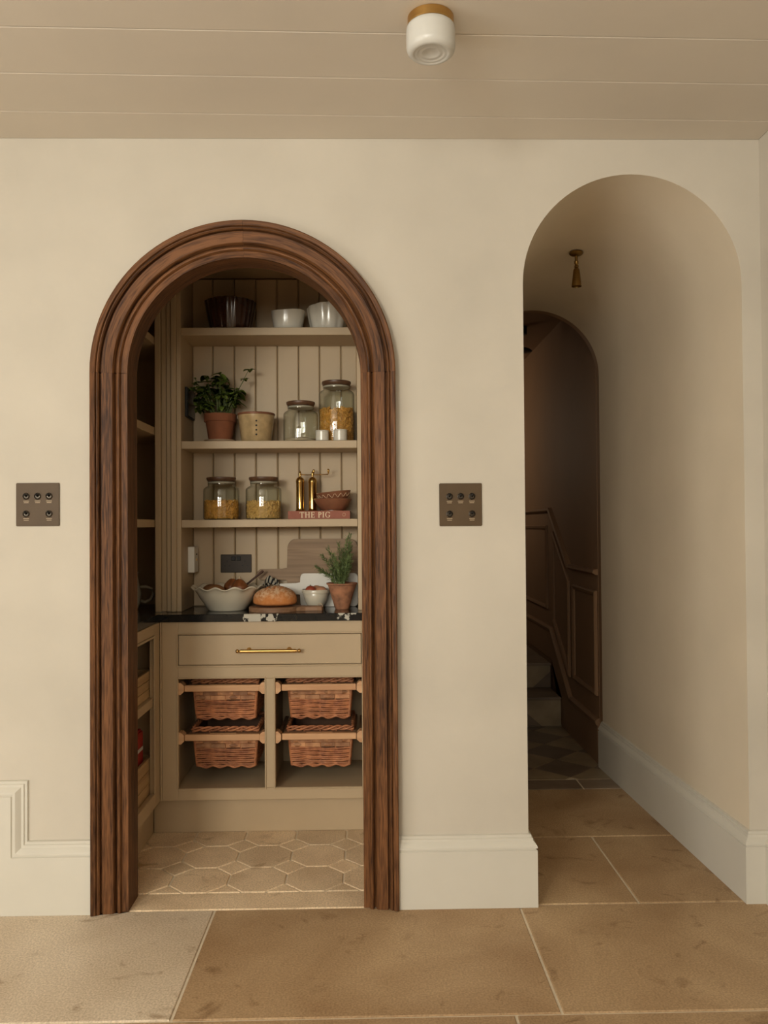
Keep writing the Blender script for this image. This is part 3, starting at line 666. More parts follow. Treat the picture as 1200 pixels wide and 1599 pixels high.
# moulded pilaster in the corner (steps)
cb('pilaster', (-0.815, SL + 0.0005, UF - 0.012, UF - 0.0005, CT1 + 0.0005, T1), su); cb('pilaster', (-0.838, -0.8155, UF - 0.022, UF + 0.01, CT1 + 0.0005, T1), su, bev=0.003)
cb('pilaster', (-0.858, -0.8385, UF - 0.014, UF + 0.01, CT1 + 0.0005, T1), su, bev=0.003)
cb('pilaster', (-0.0445, 0.063, UF - 0.012, UF - 0.0005, CT1 + 0.0005, T1), su)
cb('fascia', (SL + 0.001, SR - 0.001, UF - 0.010, UF + 0.010, 2.41, T1), su); cb('top_panel', (SL + 0.001, SR - 0.001, UF + 0.0105, UB - 0.001, 2.41, 2.43), su)
SHT = [1.308, 1.645, 2.132]
for z in SHT: cb('shelf', (SL + 0.0005, SR - 0.0005, UF - 0.004, UB - 0.0005, z - 0.033, z), su, bev=0.0015)
xs = [SL + 0.0005, -0.704, -0.606, -0.509, -0.410, -0.313, -0.217, -0.119, SR - 0.0005]
for a, b in zip(xs, xs[1:]):
    obj('back_board', prism([(a + 0.0013, CT1 + 0.001), (b - 0.0013, CT1 + 0.001), (b - 0.0013, 2.409), (a + 0.0013, 2.409)], lambda u, v, h: (u, h, v), UB + 0.016, UB, bev=0.0045), 'taupe', su)
obj('back_panel', B(SL + 0.0005, SR - 0.0005, UB + 0.0165, UB + 0.0195, CT1 + 0.001, 2.409), 'taupe', su)
# ---- left hand run: base
LX = -0.866
lb = thing('side_base_cabinet', (0, 0, 0), 'open fronted taupe base cabinet at the pantry side holding pine crates', 'cabinet')
cb('stile', (LX - 0.02, LX, 0.560, BF - 0.005, 0.148, CT0 - 0.0005), lb); cb('stile', (LX - 0.02, LX, 0.115, 0.17, 0.148, CT0 - 0.0005), lb)
cb('rail', (LX - 0.02, LX, 0.1705, 0.5595, 0.842, CT0 - 0.0005), lb); cb('rail', (LX - 0.02, LX, 0.1705, 0.5595, 0.148, 0.205), lb)
cb('shelf', (-1.35, LX - 0.006, 0.1315, 0.6385, 0.555, 0.59), lb); cb('bottom_panel', (-1.35, LX - 0.0205, 0.1315, 0.6385, 0.182, 0.2), lb)
cb('back_panel', (-1.358, -1.3505, 0.115, 0.70, 0.148, CT0 - 0.001), lb); cb('side_panel', (-1.35, LX - 0.0205, 0.115, 0.131, 0.148, CT0 - 0.001), lb); cb('side_panel', (-1.35, LX - 0.0205, 0.639, 0.66, 0.148, CT0 - 0.001), lb)
cb('plinth', (-0.925, -0.906, 0.115, 0.69, 0.001, 0.1475), lb)
bb = bmesh.new()
B(LX - 0.003, LX + 0.004, 0.5505, 0.5595, 0.206, 0.841, bev=0.0015, bm=bb); B(LX - 0.003, LX + 0.004, 0.1715, 0.550, 0.832, 0.841, bev=0.0015, bm=bb)
obj('bead', bb, 'taupe', lb)
# upper
lu = thing('side_shelving', (0, 0, 0), 'taupe shelving run at the dim pantry side', 'shelving')
UX = -0.905
cb('stile', (UX - 0.02, UX, 0.115, 0.17, CT1 + 0.0005, T1), lu)
cb('corner_post', (UX - 0.002, -0.882, 0.728, 0.760, CT1 + 0.0005, T1), lu, bev=0.003); cb('corner_post', (-0.8815, -0.8585, 0.738, 0.760, CT1 + 0.0005, T1), lu, bev=0.003)
cb('corner_panel', (-0.903, -0.8160, 0.7605, 0.775, CT1 + 0.0005, T1), lu); cb('corner_panel', (-0.903, -0.888, 0.7755, 1.09, CT1 + 0.0005, T1), lu)
cb('back_panel', (-1.358, -1.3405, 0.115, 1.09, CT1 + 0.0005, T1), lu)
for z0, z1 in ((1.278, 1.310), (1.672, 1.704), (2.058, 2.090)): cb('shelf', (-1.34, UX - 0.004, 0.172, 1.08, z0, z1), lu)

# ================================================================== FIXTURES
def switch_plate(x, z, label, group):
    t = thing('switch_plate', (x, 0.0, z), label, 'light switch', group)
    obj('plate', B(-0.0725, 0.0725, -0.0045, -0.0003, -0.0725, 0.0725, bev=0.002, seg=2), 'bronze', t)
    for (dx, dz) in ((-0.038, 0.028), (0.0, 0.028), (0.038, 0.028), (-0.038, -0.031), (0.038, -0.031)):
        k = lathe([(0.0115, 0.0), (0.0115, 0.002), (0.0085, 0.0035), (0.0075, 0.001), (0.0, 0.001)], 20)
        bmesh.ops.rotate(k, verts=k.verts, cent=(0, 0, 0), matrix=Matrix.Rotation(PI / 2, 3, 'X'))
        rg = obj('toggle_ring', k, 'dark_metal', t, smooth=True, loc=(dx, -0.0046, dz))
        d = tube([(0, 0.0, 0), (0, -0.006, 0.002), (0, -0.013, 0.0055), (0, -0.0155, 0.0065)], [0.003, 0.0028, 0.0042, 0.002], 10)
        obj('toggle', d, 'black', rg, smooth=True)
        e = bmesh.new()
        B(-0.0095, 0.0095, -0.0048, -0.0044, -0.0172, -0.0150, bm=e); B(-0.0080, 0.0080, -0.0048, -0.0044, -0.0226, -0.0204, bm=e)
        obj('engraved_lines', e, 'engrave', t, loc=(dx, 0, dz))
    return t
switch_plate(-1.1065, 1.357, 'bronze toggle switch plate on the plaster beside the wall edge, outside the pantry arch', 'toggle switch plates')['label'] = 'square bronze five-toggle switch plate above the stepped skirting'
switch_plate(0.3135, 1.347, 'square bronze five-toggle switch plate on the pier between the two arches', 'toggle switch plates')
# ceiling lamp
t = thing('ceiling_lamp', (0.171, -0.665, CEIL), 'opal glass drum ceiling lamp with a brass collar', 'ceiling lamp')
obj('collar', lathe([(0.0, -0.0005), (0.0585, -0.0005), (0.060, -0.002), (0.060, -0.022), (0.0585, -0.0235), (0.0, -0.0235)], 48), 'brass', t, smooth=True)
obj('glass_shade', lathe([(0.0, -0.024), (0.058, -0.024), (0.0625, -0.028), (0.0635, -0.036), (0.0635, -0.078), (0.061, -0.088), (0.054, -0.0945), (0.047, -0.0965), (0.044, -0.095), (0.041, -0.0935), (0.037, -0.095), (0.034, -0.0935), (0.029, -0.092), (0.025, -0.0935), (0.021, -0.092), (0.014, -0.089), (0.0, -0.088)], 48), 'opal', t, smooth='all')
# vault spot
sy = 0.70; tt = sy / PL; cx = PF['cx'] + (PR['cx'] - PF['cx']) * tt; apex = PF['spr'] + PF['r'] + (PR['spr'] + PR['r'] - PF['spr'] - PF['r']) * tt
t = thing('spotlight', (cx + 0.003, sy, apex - 0.001), 'small aged brass spotlight hanging from the passage vault', 'spotlight')
obj('rose', lathe([(0.0, -0.0005), (0.029, -0.003), (0.030, -0.008), (0.024, -0.015), (0.008, -0.018), (0.0, -0.018)], 28), 'brass_dark', t, smooth=True)
obj('stem', lathe([(0.0, -0.018), (0.006, -0.019), (0.006, -0.038), (0.009, -0.041), (0.009, -0.052), (0.006, -0.056), (0.009, -0.060), (0.009, -0.068), (0.005, -0.072), (0.0, -0.072)], 18), 'brass_dark', t, smooth=True)
obj('head', lathe([(0.0, -0.0725), (0.010, -0.073), (0.0135, -0.080), (0.021, -0.146), (0.0215, -0.150), (0.019, -0.150), (0.018, -0.140), (0.0, -0.140)], 28), 'brass_dark', t, smooth=True)
# hall pendant
t = thing('pendant_lamp', (1.005, 2.50, 2.56), 'small black lamp hanging in the dark hall beyond the passage', 'lamp')
obj('rose', lathe([(0.0, -0.0005), (0.035, -0.001), (0.035, -0.05), (0.0, -0.055)], 24), 'ironblack', t, smooth=True)
obj('rod', lathe([(0.0, -0.055), (0.005, -0.0551), (0.005, -0.130), (0.0, -0.1301)], 12), 'ironblack', t, smooth=True)
obj('shade', lathe([(0.0, -0.131), (0.02, -0.133), (0.055, -0.148), (0.068, -0.160), (0.066, -0.162), (0.03, -0.168), (0.0, -0.168)], 28), 'ironblack', t, smooth=True)
# double socket on back boards
t = thing('wall_socket', (-0.601, UB, 1.1105), 'dark bronze double socket on the boarded pantry back', 'socket')
obj('plate', B(-0.070, 0.070, -0.005, -0.0003, -0.041, 0.041, bev=0.002), 'socket', t)
for dx in (-0.012, 0.012): obj('rocker', B(dx - 0.009, dx + 0.009, -0.009, -0.0052, 0.012, 0.032, bev=0.0015), 'black', t)
for dx in (-0.040, 0.040):
    s = bmesh.new()
    for a, c_, w_, h_ in ((0, 0.010, 0.002, 0.004), (-0.011, -0.010, 0.0035, 0.002), (0.011, -0.010, 0.0035, 0.002)): B(dx + a - w_, dx + a + w_, -0.0054, -0.0048, c_ - h_, c_ + h_, bm=s)
    obj('pin_holes', s, 'black', t)
# white box and dark control panel on side panel
t = thing('junction_box', (SL, 0.90, 1.133), 'white plastic control box on the pantry shelving side', 'control box')
obj('body', B(0.0005, 0.030, -0.042, 0.042, -0.057, 0.057, bev=0.002), 'white_plastic', t)
obj('button', B(0.0302, 0.0325, -0.006, 0.006, -0.006, 0.004), 'brass', t); obj('button', B(0.0302, 0.0325, -0.006, 0.006, 0.02, 0.026), 'black', t)
t = thing('control_panel', (SL, 0.885, 1.825), 'black glass control panel behind the basil on the shelving side', 'control panel')
obj('body', B(0.0005, 0.012, -0.075, 0.075, -0.065, 0.065, bev=0.002), 'black', t)
obj('screen', B(0.0122, 0.0145, -0.070, 0.070, -0.060, 0.060), 'black_glass', t)

# ================================================================== BASKETS
def basket(x, z, label):
    t = thing('wicker_basket', (x, 0.74, z), label, 'basket', 'pull-out wicker baskets')
    W, D = 0.136, 0.27; Hh = 0.150                # half width, depth, height below tray
    obj('front_bar', B(-0.1548, 0.1548, -0.082, -0.066, -0.013, 0.013, bev=0.0015), 'beech', t)
    tb = bmesh.new()
    B(-0.1535, 0.1535, -0.0655, -0.004, -0.005, 0.003, bm=tb); B(-0.154, -W - 0.004, -0.003, D + 0.03, -0.005, 0.003, bm=tb); B(W + 0.004, 0.154, -0.003, D + 0.03, -0.005, 0.003, bm=tb)
    obj('tray', tb, 'tray', t)
    obj('grip', B(-0.055, 0.055, -0.063, -0.052, 0.0035, 0.013, bev=0.001), 'beech', t)
    def ring(zz, grow=0.0):
        tap = 1 - 0.10 * max(0, -zz) / Hh; w_, d_ = W * tap + grow, D / 2 * tap + grow; cy = D / 2; pts = []
        per = [(-w_, cy - d_), (w_, cy - d_), (w_, cy + d_), (-w_, cy + d_)]
        n = [40, 40, 40, 40]
        for i in range(4):
            a, b = per[i], per[(i + 1) % 4]
            for k in range(n[i]):
                q = k / n[i]; pts.append((a[0] + (b[0] - a[0]) * q, a[1] + (b[1] - a[1]) * q))
        return pts, cy
    def strand(zz, r, squash, amp, ph, wob, m, period=20, wk=0.5):
        pts, cy = ring(zz); P = []
        for i, (a, b) in enumerate(pts):
            s = math.sin(2 * PI * i / period + ph); dx, dy = a, b - cy
            W2, D2 = abs(dx), abs(dy)
            onx = (i // 40) in (0, 2)
            o = amp * s
            na, nb = (0, math.copysign(o, dy)) if onx else (math.copysign(o, dx), 0)
            P.append((a + na, b + nb, zz + wob * math.sin(2 * PI * i / period * wk + ph * 1.7) + random.uniform(-0.0006, 0.0006)))
        return obj('weave_strand', tube(P, r, 6, closed=True, squash=squash), m, t, smooth='all')
    zz = -0.0165
    gr = random.Random(int(x * 1000))
    for k in range(3):
        strand(zz, 0.0098, (0.22, 1.0), 0.0030, PI * (k % 2), 0.0, 'wick_a', 20)
        pts, _ = ring(zz); x0_, x1_, yf = pts[0][0] + 0.005, pts[40][0] - 0.005, pts[0][1]; cw = (x1_ - x0_) / 4
        for c in range(-1, 5):
            ca, cb_ = max(x0_, x0_ + (c + 0.5 * (k % 2)) * cw), min(x1_, x0_ + (c + 1 + 0.5 * (k % 2)) * cw)
            if cb_ - ca < 0.01: continue
            o_ = 0.0065 if (c + k) % 2 else 0.0040; hh_ = 0.0092
            q = [(ca + 0.0006, zz - hh_), (cb_ - 0.0006, zz - hh_ + gr.uniform(-0.001, 0.001)), (cb_ - 0.0006, zz + hh_), (ca + 0.0006, zz + hh_ + gr.uniform(-0.001, 0.001))]
            obj('splint', prism(q, XZ, yf - 0.001, yf - o_, bev=0.0012), 'wick_a', t)
        zz -= 0.0196
    zz += 0.004
    for k in range(8):
        strand(zz, 0.0046, (1, 1.0), 0.0040, PI * (k % 2) + 0.3, 0.0022, 'wick_b', 20); zz -= 0.0089
    strand(zz - 0.003, 0.0046, (1, 1), 0.003, 0.5, 0.0042, 'wick_b', 20, 2.0); strand(zz + 0.002, 0.0046, (1, 1), 0.003, 0.5 + PI, 0.0036, 'wick_b', 20, 2.0)
    # stakes
    p0, cy = ring(0.0); p1, _ = ring(-Hh)
    idx = [0, 10, 20, 30, 40, 60, 80, 100, 120, 140]
    for i in idx: obj('stake', tube([(p0[i][0], p0[i][1], 0.012), (p1[i][0], p1[i][1], -Hh + 0.008)], 0.0038 if i % 40 else 0.006, 6), 'wick_b', t)
    # braided rim
    for st in range(3):
        pts, cy = ring(0.0, 0.002); P = []
        for i in range(len(pts)):
            a, b = pts[i]; th = 2 * PI * i / 16 + st * 2 * PI / 3; dx, dy = a, b - cy; L_ = math.hypot(dx, dy)
            P.append((a + dx / L_ * 0.005 * math.cos(th), b + dy / L_ * 0.005 * math.cos(th), 0.0165 + 0.0075 * math.sin(th)))
        obj('rim_strand', tube(P, 0.0048, 6, closed=True), 'wick_b', t, smooth='all')
    # inner skin added to block the view through, shade in its dark colour
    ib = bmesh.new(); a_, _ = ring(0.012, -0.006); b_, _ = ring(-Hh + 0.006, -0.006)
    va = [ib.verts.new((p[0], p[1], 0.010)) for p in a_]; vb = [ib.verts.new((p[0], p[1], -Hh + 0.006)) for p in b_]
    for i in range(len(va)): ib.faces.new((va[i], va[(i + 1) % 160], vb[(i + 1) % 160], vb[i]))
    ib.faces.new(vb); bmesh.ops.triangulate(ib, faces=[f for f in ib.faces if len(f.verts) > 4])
    obj('shade_skin', ib, 'wick_shade', t)
    return t
bk = basket(-0.613, 0.606, 'upper wicker basket in the bay beneath the drawer, nearer the pine crates')
dup(bk, (-0.613, 0.74, 0.402), 'lower wicker basket in the bay nearer the pine crates')
dup(bk, (-0.2105, 0.74, 0.606), 'upper wicker basket in the bay farther from the pine crates')
dup(bk, (-0.2105, 0.74, 0.402), 'lower wicker basket in the bay farther from the pine crates')

# ================================================================== SHELF CONTENTS
EPS = 0.0006
Z1, Z2, Z3, ZC = SHT[2] + EPS, SHT[1] + EPS, SHT[0] + EPS, CT1 + EPS
def bowl_profile(rb, rt, h, th=0.005, foot=0.006, curve=0.5, n=10):
    out = [(0, 0), (rb, 0)]
    for i in range(n + 1):
        q = i / n; out.append((rb + (rt - rb) * (q ** curve), foot * (1 - q) * 0 + h * q if i else 0.003))
    inn = [(max(0.0, r - th), z + (th if z < h * 0.9 else 0)) for r, z in out[2:]][::-1]
    rim = [(rt - th * 0.5, h + th * 0.35)]
    return out + rim + inn + [(0, th + 0.002)]
def flute(n, amp, start=0.25):
    def f(r, z, t, q):
        return r * (1 + amp * (abs(math.cos(n * t / 2)) - 0.5)), z
    return f
# top shelf
o = obj('jelly_mould', lathe(bowl_profile(0.083, 0.113, 0.134, 0.006, curve=0.8), 96, flute(16, 0.045)), 'brown_glaze', smooth=60, loc=(-0.603, 0.853, Z1)); tag(o, 'dark brown glazed fluted mould on the top shelf', 'mould')
def wob(a, n): return lambda r, z, t, q: (r * (1 + 0.015 * math.cos(n * t + 1)), z * (1 + a * math.cos(2 * t + 0.6)))
o = obj('bowl', lathe(bowl_profile(0.052, 0.074, 0.086, 0.005, curve=0.45), 56, wob(0.05, 3)), 'white_glaze', smooth=60, loc=(-0.347, 0.83, Z1)); tag(o, 'small plain white bowl on the top shelf', 'bowl')
def ff(r, z, t, q): return r * (1 + 0.05 * (abs(math.cos(5 * t)) - 0.5)), z * (1 + 0.07 * math.cos(t + 0.4))
o = obj('bowl', lathe(bowl_profile(0.066, 0.092, 0.112, 0.006, curve=0.55), 80, ff), 'white_glaze', smooth=60, loc=(-0.172, 0.852, Z1)); tag(o, 'larger fluted white bowl with uneven rim on the top shelf', 'bowl')
# basil
def leaf_mesh(L, Wd, cup=0.25):
    bm = bmesh.new(); n = 6; rows = []
    for i in range(n + 1):
        q = i / n; w_ = Wd * math.sin(PI * min(1, q * 0.93 + 0.07)) ** 0.8 * (1 if i < n else 0.05)
        z = -0.35 * L * q * q
        rows.append([bm.verts.new((q * L, s * w_, z + abs(s) * cup * w_)) for s in (-1, -0.5, 0, 0.5, 1)])
    for a, b in zip(rows, rows[1:]):
        for k in range(4): bm.faces.new((a[k], a[k + 1], b[k + 1], b[k]))
    bmesh.ops.solidify(bm, geom=bm.faces[:], thickness=0.0006)
    return bm
_lm = obj('leaf_src', leaf_mesh(0.046, 0.0195), 'leaf', smooth='all'); LM1 = _lm.data; bpy.data.objects.remove(_lm)
_lm = obj('leaf_src', leaf_mesh(0.032, 0.0135), 'leaf_pale', smooth='all'); LM2 = _lm.data; bpy.data.objects.remove(_lm)
bp_ = thing('potted_basil', (-0.652, 0.862, Z2), 'leafy green basil in a terracotta pot on a saucer', 'potted plant')
obj('saucer', lathe([(0, 0), (0.062, 0), (0.072, 0.012), (0.070, 0.014), (0.060, 0.005), (0, 0.005)], 40), 'saucer', bp_, smooth=50)
obj('pot', lathe([(0, 0.006), (0.050, 0.006), (0.064, 0.094), (0.070, 0.095), (0.072, 0.128), (0.066, 0.128), (0.064, 0.112), (0, 0.108)], 40), 'terracotta', bp_, smooth=40)
obj('soil', lathe([(0, 0.109), (0.063, 0.1125), (0.0, 0.118)], 24, cap=False), 'soil', bp_)
rnd = random.Random(3)
def add_leaf(par, p, az, pitch, sc, me):
    if p[0] < -0.088 and math.cos(az) < 0.3: az += PI
    o = obj('leaf', me, None, par, loc=p, rot=(rnd.uniform(-0.4, 0.4), pitch, az)); o.scale = (sc, sc, sc)
XMIN = SL + 0.012 + 0.652
for k in range(38):
    az = rnd.uniform(0, 2 * PI); rr = rnd.uniform(0.02, 0.098); h = rnd.uniform(0.16, 0.305) - rr * 0.65
    tip = Vector((rr * 1.42 * math.cos(az) - 0.004, rr * 0.52 * math.sin(az) - 0.010, h + 0.03))
    base = Vector((0.03 * math.cos(az), 0.03 * math.sin(az), 0.112)); mid = (base + tip) / 2 + Vector((0, 0, 0.03))
    pts = [base, base.lerp(mid, 0.5) + Vector((0, 0, 0.006)), mid, tip]
    obj('stem', tube(pts, [0.0022, 0.002, 0.0018, 0.0013], 5), 'stem', bp_, smooth='all')
    for f_, cnt in ((0.55, 2), (0.8, 3), (1.0, 4)):
        c_ = mid.lerp(tip, (f_ - 0.5) * 2)
        for q in range(cnt):
            a2 = az + q * 2 * PI / cnt + rnd.uniform(-0.5, 0.5)
            add_leaf(bp_, c_, a2, rnd.uniform(-0.5, 0.6), rnd.uniform(0.6, 0.98) * (0.72 if abs(math.sin(a2)) > 0.6 else 1), LM1)
for px, pz, m_ in ((0.128, 0.325, LM1), (0.110, 0.285, LM2), (-0.105, 0.285, LM2)):
    tip = Vector((px, -0.04 if px < 0 else -0.01, pz)); base = Vector((px * 0.3, 0, 0.115))
    obj('stem', tube([base, base.lerp(tip, 0.5) + Vector((0, 0, 0.02)), tip], [0.002, 0.0017, 0.0013], 5), 'stem', bp_, smooth='all')
    for q in range(5): add_leaf(bp_, tip, q * 1.257 + 0.2, rnd.uniform(-0.5, 0.2), rnd.uniform(0.5, 0.75) * (0.6 if px < 0 else 1), m_)
# cream pot with dots
t = thing('cream_pot', (-0.490, 0.840, Z2), 'mustard cream glazed pot with a column of dark dots', 'pot')
obj('body', lathe([(0, 0.002), (0.062, 0.002), (0.066, 0.006), (0.080, 0.119), (0.075, 0.119), (0.062, 0.012), (0, 0.010)], 48), 'yellow_glaze', t, smooth=50)
obj('rim', lathe([(0.0752, 0.1192), (0.0815, 0.1192), (0.0830, 0.1245), (0.0815, 0.1285), (0.0765, 0.1285), (0.0752, 0.1245), (0.0752, 0.1192)], 48, cap=False), 'clay_glaze', t, smooth='all')
obj('foot', lathe([(0, 0.0), (0.060, 0.0), (0.0655, 0.0018), (0, 0.0019)], 40), 'clay_glaze', t)
for k in range(4):
    z = 0.030 + 0.0195 * k; rr = 0.066 + (z - 0.006) / 0.113 * 0.014; az = math.radians(-82)
    o = obj('dot', lathe([(0, -0.0006), (0.0042, -0.0006), (0.0042, 0.0008), (0, 0.001)], 12), 'black', t, loc=(rr * math.cos(az), rr * math.sin(az), z), rot=(PI / 2 + 0.1, 0, az + PI / 2))
# jars
def jar(x, y, z, r, h, lidr, label):
    t = thing('glass_jar', (x, y, z), label, 'jar', 'wooden lidded glass jars')
    nk = lidr - 0.006
    body = h - 0.044
    obj('glass_body', lathe([(0, 0.0005), (r - 0.006, 0.0005), (r - 0.001, 0.004), (r, 0.010), (r, body - 0.014), (r - 0.002, body - 0.006), (r - 0.010, body + 0.001), (nk, body + 0.006), (nk, body + 0.020), (nk + 0.003, body + 0.024)], 56, cap=False), 'glass', t, smooth='all')
    ld = obj('lid', lathe([(0, h - 0.0195), (lidr - 0.010, h - 0.0195), (lidr - 0.004, h - 0.016), (lidr, h - 0.008), (lidr, h - 0.002), (lidr - 0.002, h), (0, h)], 48), 'lid', t, smooth=40)
    obj('seal', lathe([(0, h - 0.028), (nk - 0.003, h - 0.028), (nk + 0.001, h - 0.024), (nk - 0.002, h - 0.020), (0, h - 0.020)], 40), 'seal', ld, smooth=40)
    obj('base_disc', lathe([(0, 0.001), (r - 0.008, 0.001), (r - 0.008, 0.003), (0, 0.003)], 40), 'glass', t)
    return t
jar(-0.295, 0.850, Z2, 0.0765, 0.180, 0.0635, 'squat wooden lidded glass jar with a little pale flour')
jar(-0.138, 0.882, Z2, 0.0795, 0.275, 0.0655, 'tall wooden lidded glass jar of orange pasta behind white pots')
jar(-0.6465, 0.850, Z3, 0.0785, 0.186, 0.0645, 'wooden lidded glass jar of dark orange pasta above the double socket')
jar(-0.4605, 0.850, Z3, 0.0785, 0.186, 0.0645, 'wooden lidded glass jar of golden macaroni next to the brass mills')
def pasta(x, y, z, r, h, m, label, seed, L=0.016, R=0.0042):
    g = random.Random(seed); bm = bmesh.new()
    lathe([(0, 0.004), (r - 0.012, 0.004), (r - 0.010, 0.01), (r - 0.010, h - 0.012), (0, h - 0.010)], 28, bm=bm)
    def piece(p, d):
        tube([p - d * L / 2, p + d * L / 2], R, 6, bm=bm)
    n = int(h * 2 * PI * r / 0.000085)
    for k in range(n):
        a = g.uniform(0, 2 * PI); zz = 0.008 + (h - 0.014) * (k + g.random()) / n; rr = r - 0.0075 + g.uniform(-0.003, 0.002)
        d = Vector((-math.sin(a), math.cos(a), 0)) * g.uniform(-1, 1) + Vector((0, 0, g.uniform(-0.8, 0.8))); d.normalize()
        piece(Vector((rr * math.cos(a), rr * math.sin(a), zz)), d)
    for k in range(70):
        a = g.uniform(0, 2 * PI); rr = r * 0.82 * math.sqrt(g.random()); d = Vector((g.uniform(-1, 1), g.uniform(-1, 1), g.uniform(-0.4, 0.4))).normalized()
        piece(Vector((rr * math.cos(a), rr * math.sin(a), h - 0.009 + g.uniform(-0.002, 0.004))), d)
    o = obj('dried_pasta', bm, m, loc=(x, y, z), smooth=40); tag(o, label, 'pasta', None, 'stuff')
pasta(-0.138, 0.882, Z2 + 0.001, 0.0785, 0.155, 'pasta', 'orange dried pasta filling the tall jar', 1)
pasta(-0.6465, 0.850, Z3 + 0.001, 0.0775, 0.086, 'pasta', 'dark orange dried pasta in the jar above the double socket', 2)
pasta(-0.4605, 0.850, Z3 + 0.001, 0.0775, 0.082, 'pasta2', 'golden macaroni in the jar next to the brass mills', 3)
o = obj('flour', lathe([(0, 0.0045), (0.068, 0.0045), (0.070, 0.012), (0.066, 0.016), (0.03, 0.024), (0, 0.027)], 32), 'flour', smooth=True, loc=(-0.295, 0.850, Z2 + 0.001)); tag(o, 'pale brown flour heaped low in the squat jar', 'flour', None, 'stuff')
# small white pots
for x, r, h, lb_ in ((-0.197, 0.0285, 0.047, 'small white ramekin in front of the squat jar'), (-0.119, 0.0305, 0.050, 'small white ramekin in front of the tall jar')):
    t = thing('ramekin', (x, 0.785, Z2), lb_, 'ramekin', 'small white ramekins')
    obj('body', lathe([(0, 0), (r - 0.003, 0), (r, 0.003), (r, h - 0.006), (r - 0.003, h - 0.006), (r - 0.004, 0.006), (0, 0.006)], 32), 'white_glaze', t, smooth=40)
    obj('rim', lathe([(r - 0.003, h - 0.0055), (r + 0.0006, h - 0.0055), (r + 0.0008, h - 0.001), (r - 0.001, h), (r - 0.003, h - 0.001), (r - 0.003, h - 0.0055)], 32, cap=False), 'white_glaze', t, smooth='all')
# book with lettering
t = thing('book', (-0.212, 0.768, Z3), 'terracotta cloth book with cream lettering lying flat', 'book')
BW, BD, BH = 0.134, 0.185, 0.0345
cvr = bmesh.new(); B(-BW, BW, 0, 0.004, 0, BH, bm=cvr); B(-BW, BW, 0.004, BD, 0, 0.003, bm=cvr); B(-BW, BW, 0.004, BD, BH - 0.003, BH, bm=cvr)
obj('cover', cvr, 'book', t); obj('pages', B(-BW + 0.004, BW - 0.004, 0.0042, BD - 0.004, 0.0032, BH - 0.0032), 'page', t)
def letters(par, text, x0, z0, hgt, y, m):
    s = hgt; th = 0.17 * s; tn = 0.075 * s; sf = 0.13 * s
    def rects(ch):
        R_ = []
        def stem(x): R_.extend([(x, x + th, 0, s), (x - sf * 0.55, x + th + sf * 0.55, 0, tn), (x - sf * 0.55, x + th + sf * 0.55, s - tn, s)])
        if ch == 'T': R_.extend([(0.32 * s, 0.32 * s + th, 0, s), (0.22 * s, 0.22 * s + th + 0.2 * s, 0, tn), (0, 0.8 * s, s - tn * 1.2, s), (0, tn * 1.1, s * 0.74, s), (0.8 * s - tn * 1.1, 0.8 * s, s * 0.74, s)]); w_ = 0.86 * s
        elif ch == 'H': stem(0.08 * s); stem(0.64 * s); R_.append((0.08 * s + th, 0.64 * s, 0.47 * s, 0.47 * s + tn)); w_ = 0.98 * s
        elif ch == 'E': stem(0.08 * s); R_.extend([(0.08 * s, 0.62 * s, 0, tn), (0.08 * s, 0.60 * s, s - tn, s), (0.08 * s, 0.5 * s, 0.47 * s, 0.47 * s + tn), (0.60 * s, 0.60 * s + tn, 0, 0.24 * s), (0.56 * s, 0.56 * s + tn, 0.78 * s, s), (0.48 * s, 0.48 * s + tn, 0.38 * s, 0.64 * s)]); w_ = 0.78 * s
        elif ch == 'I': stem(0.08 * s); w_ = 0.42 * s
        elif ch == 'P': stem(0.08 * s); w_ = 0.70 * s
        elif ch == 'G': w_ = 0.92 * s
        else: w_ = 0.34 * s
        return R_, w_
    x = x0
    for ch in text:
        R_, w_ = rects(ch)
        if ch != ' ':
            bm = bmesh.new()
            for i, (a, b, c_, d_) in enumerate(R_): B(x + a, x + b, y - 0.0006 - 0.00002 * i, y - 0.0001, z0 + c_, z0 + d_, bm=bm)
            def arc(cx_, cz_, rx, rz, t0, t1, wd):
                n = 22; v = []
                for i in range(n + 1):
                    a_ = math.radians(t0 + (t1 - t0) * i / n); k_ = wd * (0.45 + 0.55 * abs(math.cos(a_)))
                    v.append([bm.verts.new((x + cx_ + rx * math.cos(a_), yy, z0 + cz_ + rz * math.sin(a_))) for yy in (y - 0.0006, y - 0.0001)] + [bm.verts.new((x + cx_ + (rx - k_) * math.cos(a_), yy, z0 + cz_ + (rz - k_ * 0.75) * math.sin(a_))) for yy in (y - 0.0001, y - 0.0006)])
                for p_, q_ in zip(v, v[1:]):
                    for k in range(4): bm.faces.new((p_[k], p_[(k + 1) % 4], q_[(k + 1) % 4], q_[k]))
            if ch == 'P': arc(0.22 * s, 0.73 * s, 0.40 * s, 0.27 * s, -90, 90, th)
            if ch == 'G':
                arc(0.45 * s, 0.5 * s, 0.44 * s, 0.52 * s, 38, 322, th)
                for i, (a, b, c_, d_) in enumerate(((0.66 * s, 0.66 * s + th, 0.08 * s, 0.42 * s), (0.54 * s, 0.90 * s, 0.42 * s - tn, 0.42 * s), (0.78 * s, 0.78 * s + tn, 0.72 * s, 0.95 * s))): B(x + a, x + b, y - 0.0007, y - 0.0001, z0 + c_, z0 + d_, bm=bm)
            obj('letter', bm, m, par)
        x += w_ + 0.07 * s
    return x
letters(t, 'THE PIG', -0.0835, 0.0055, 0.0245, -0.0002, 'letter')
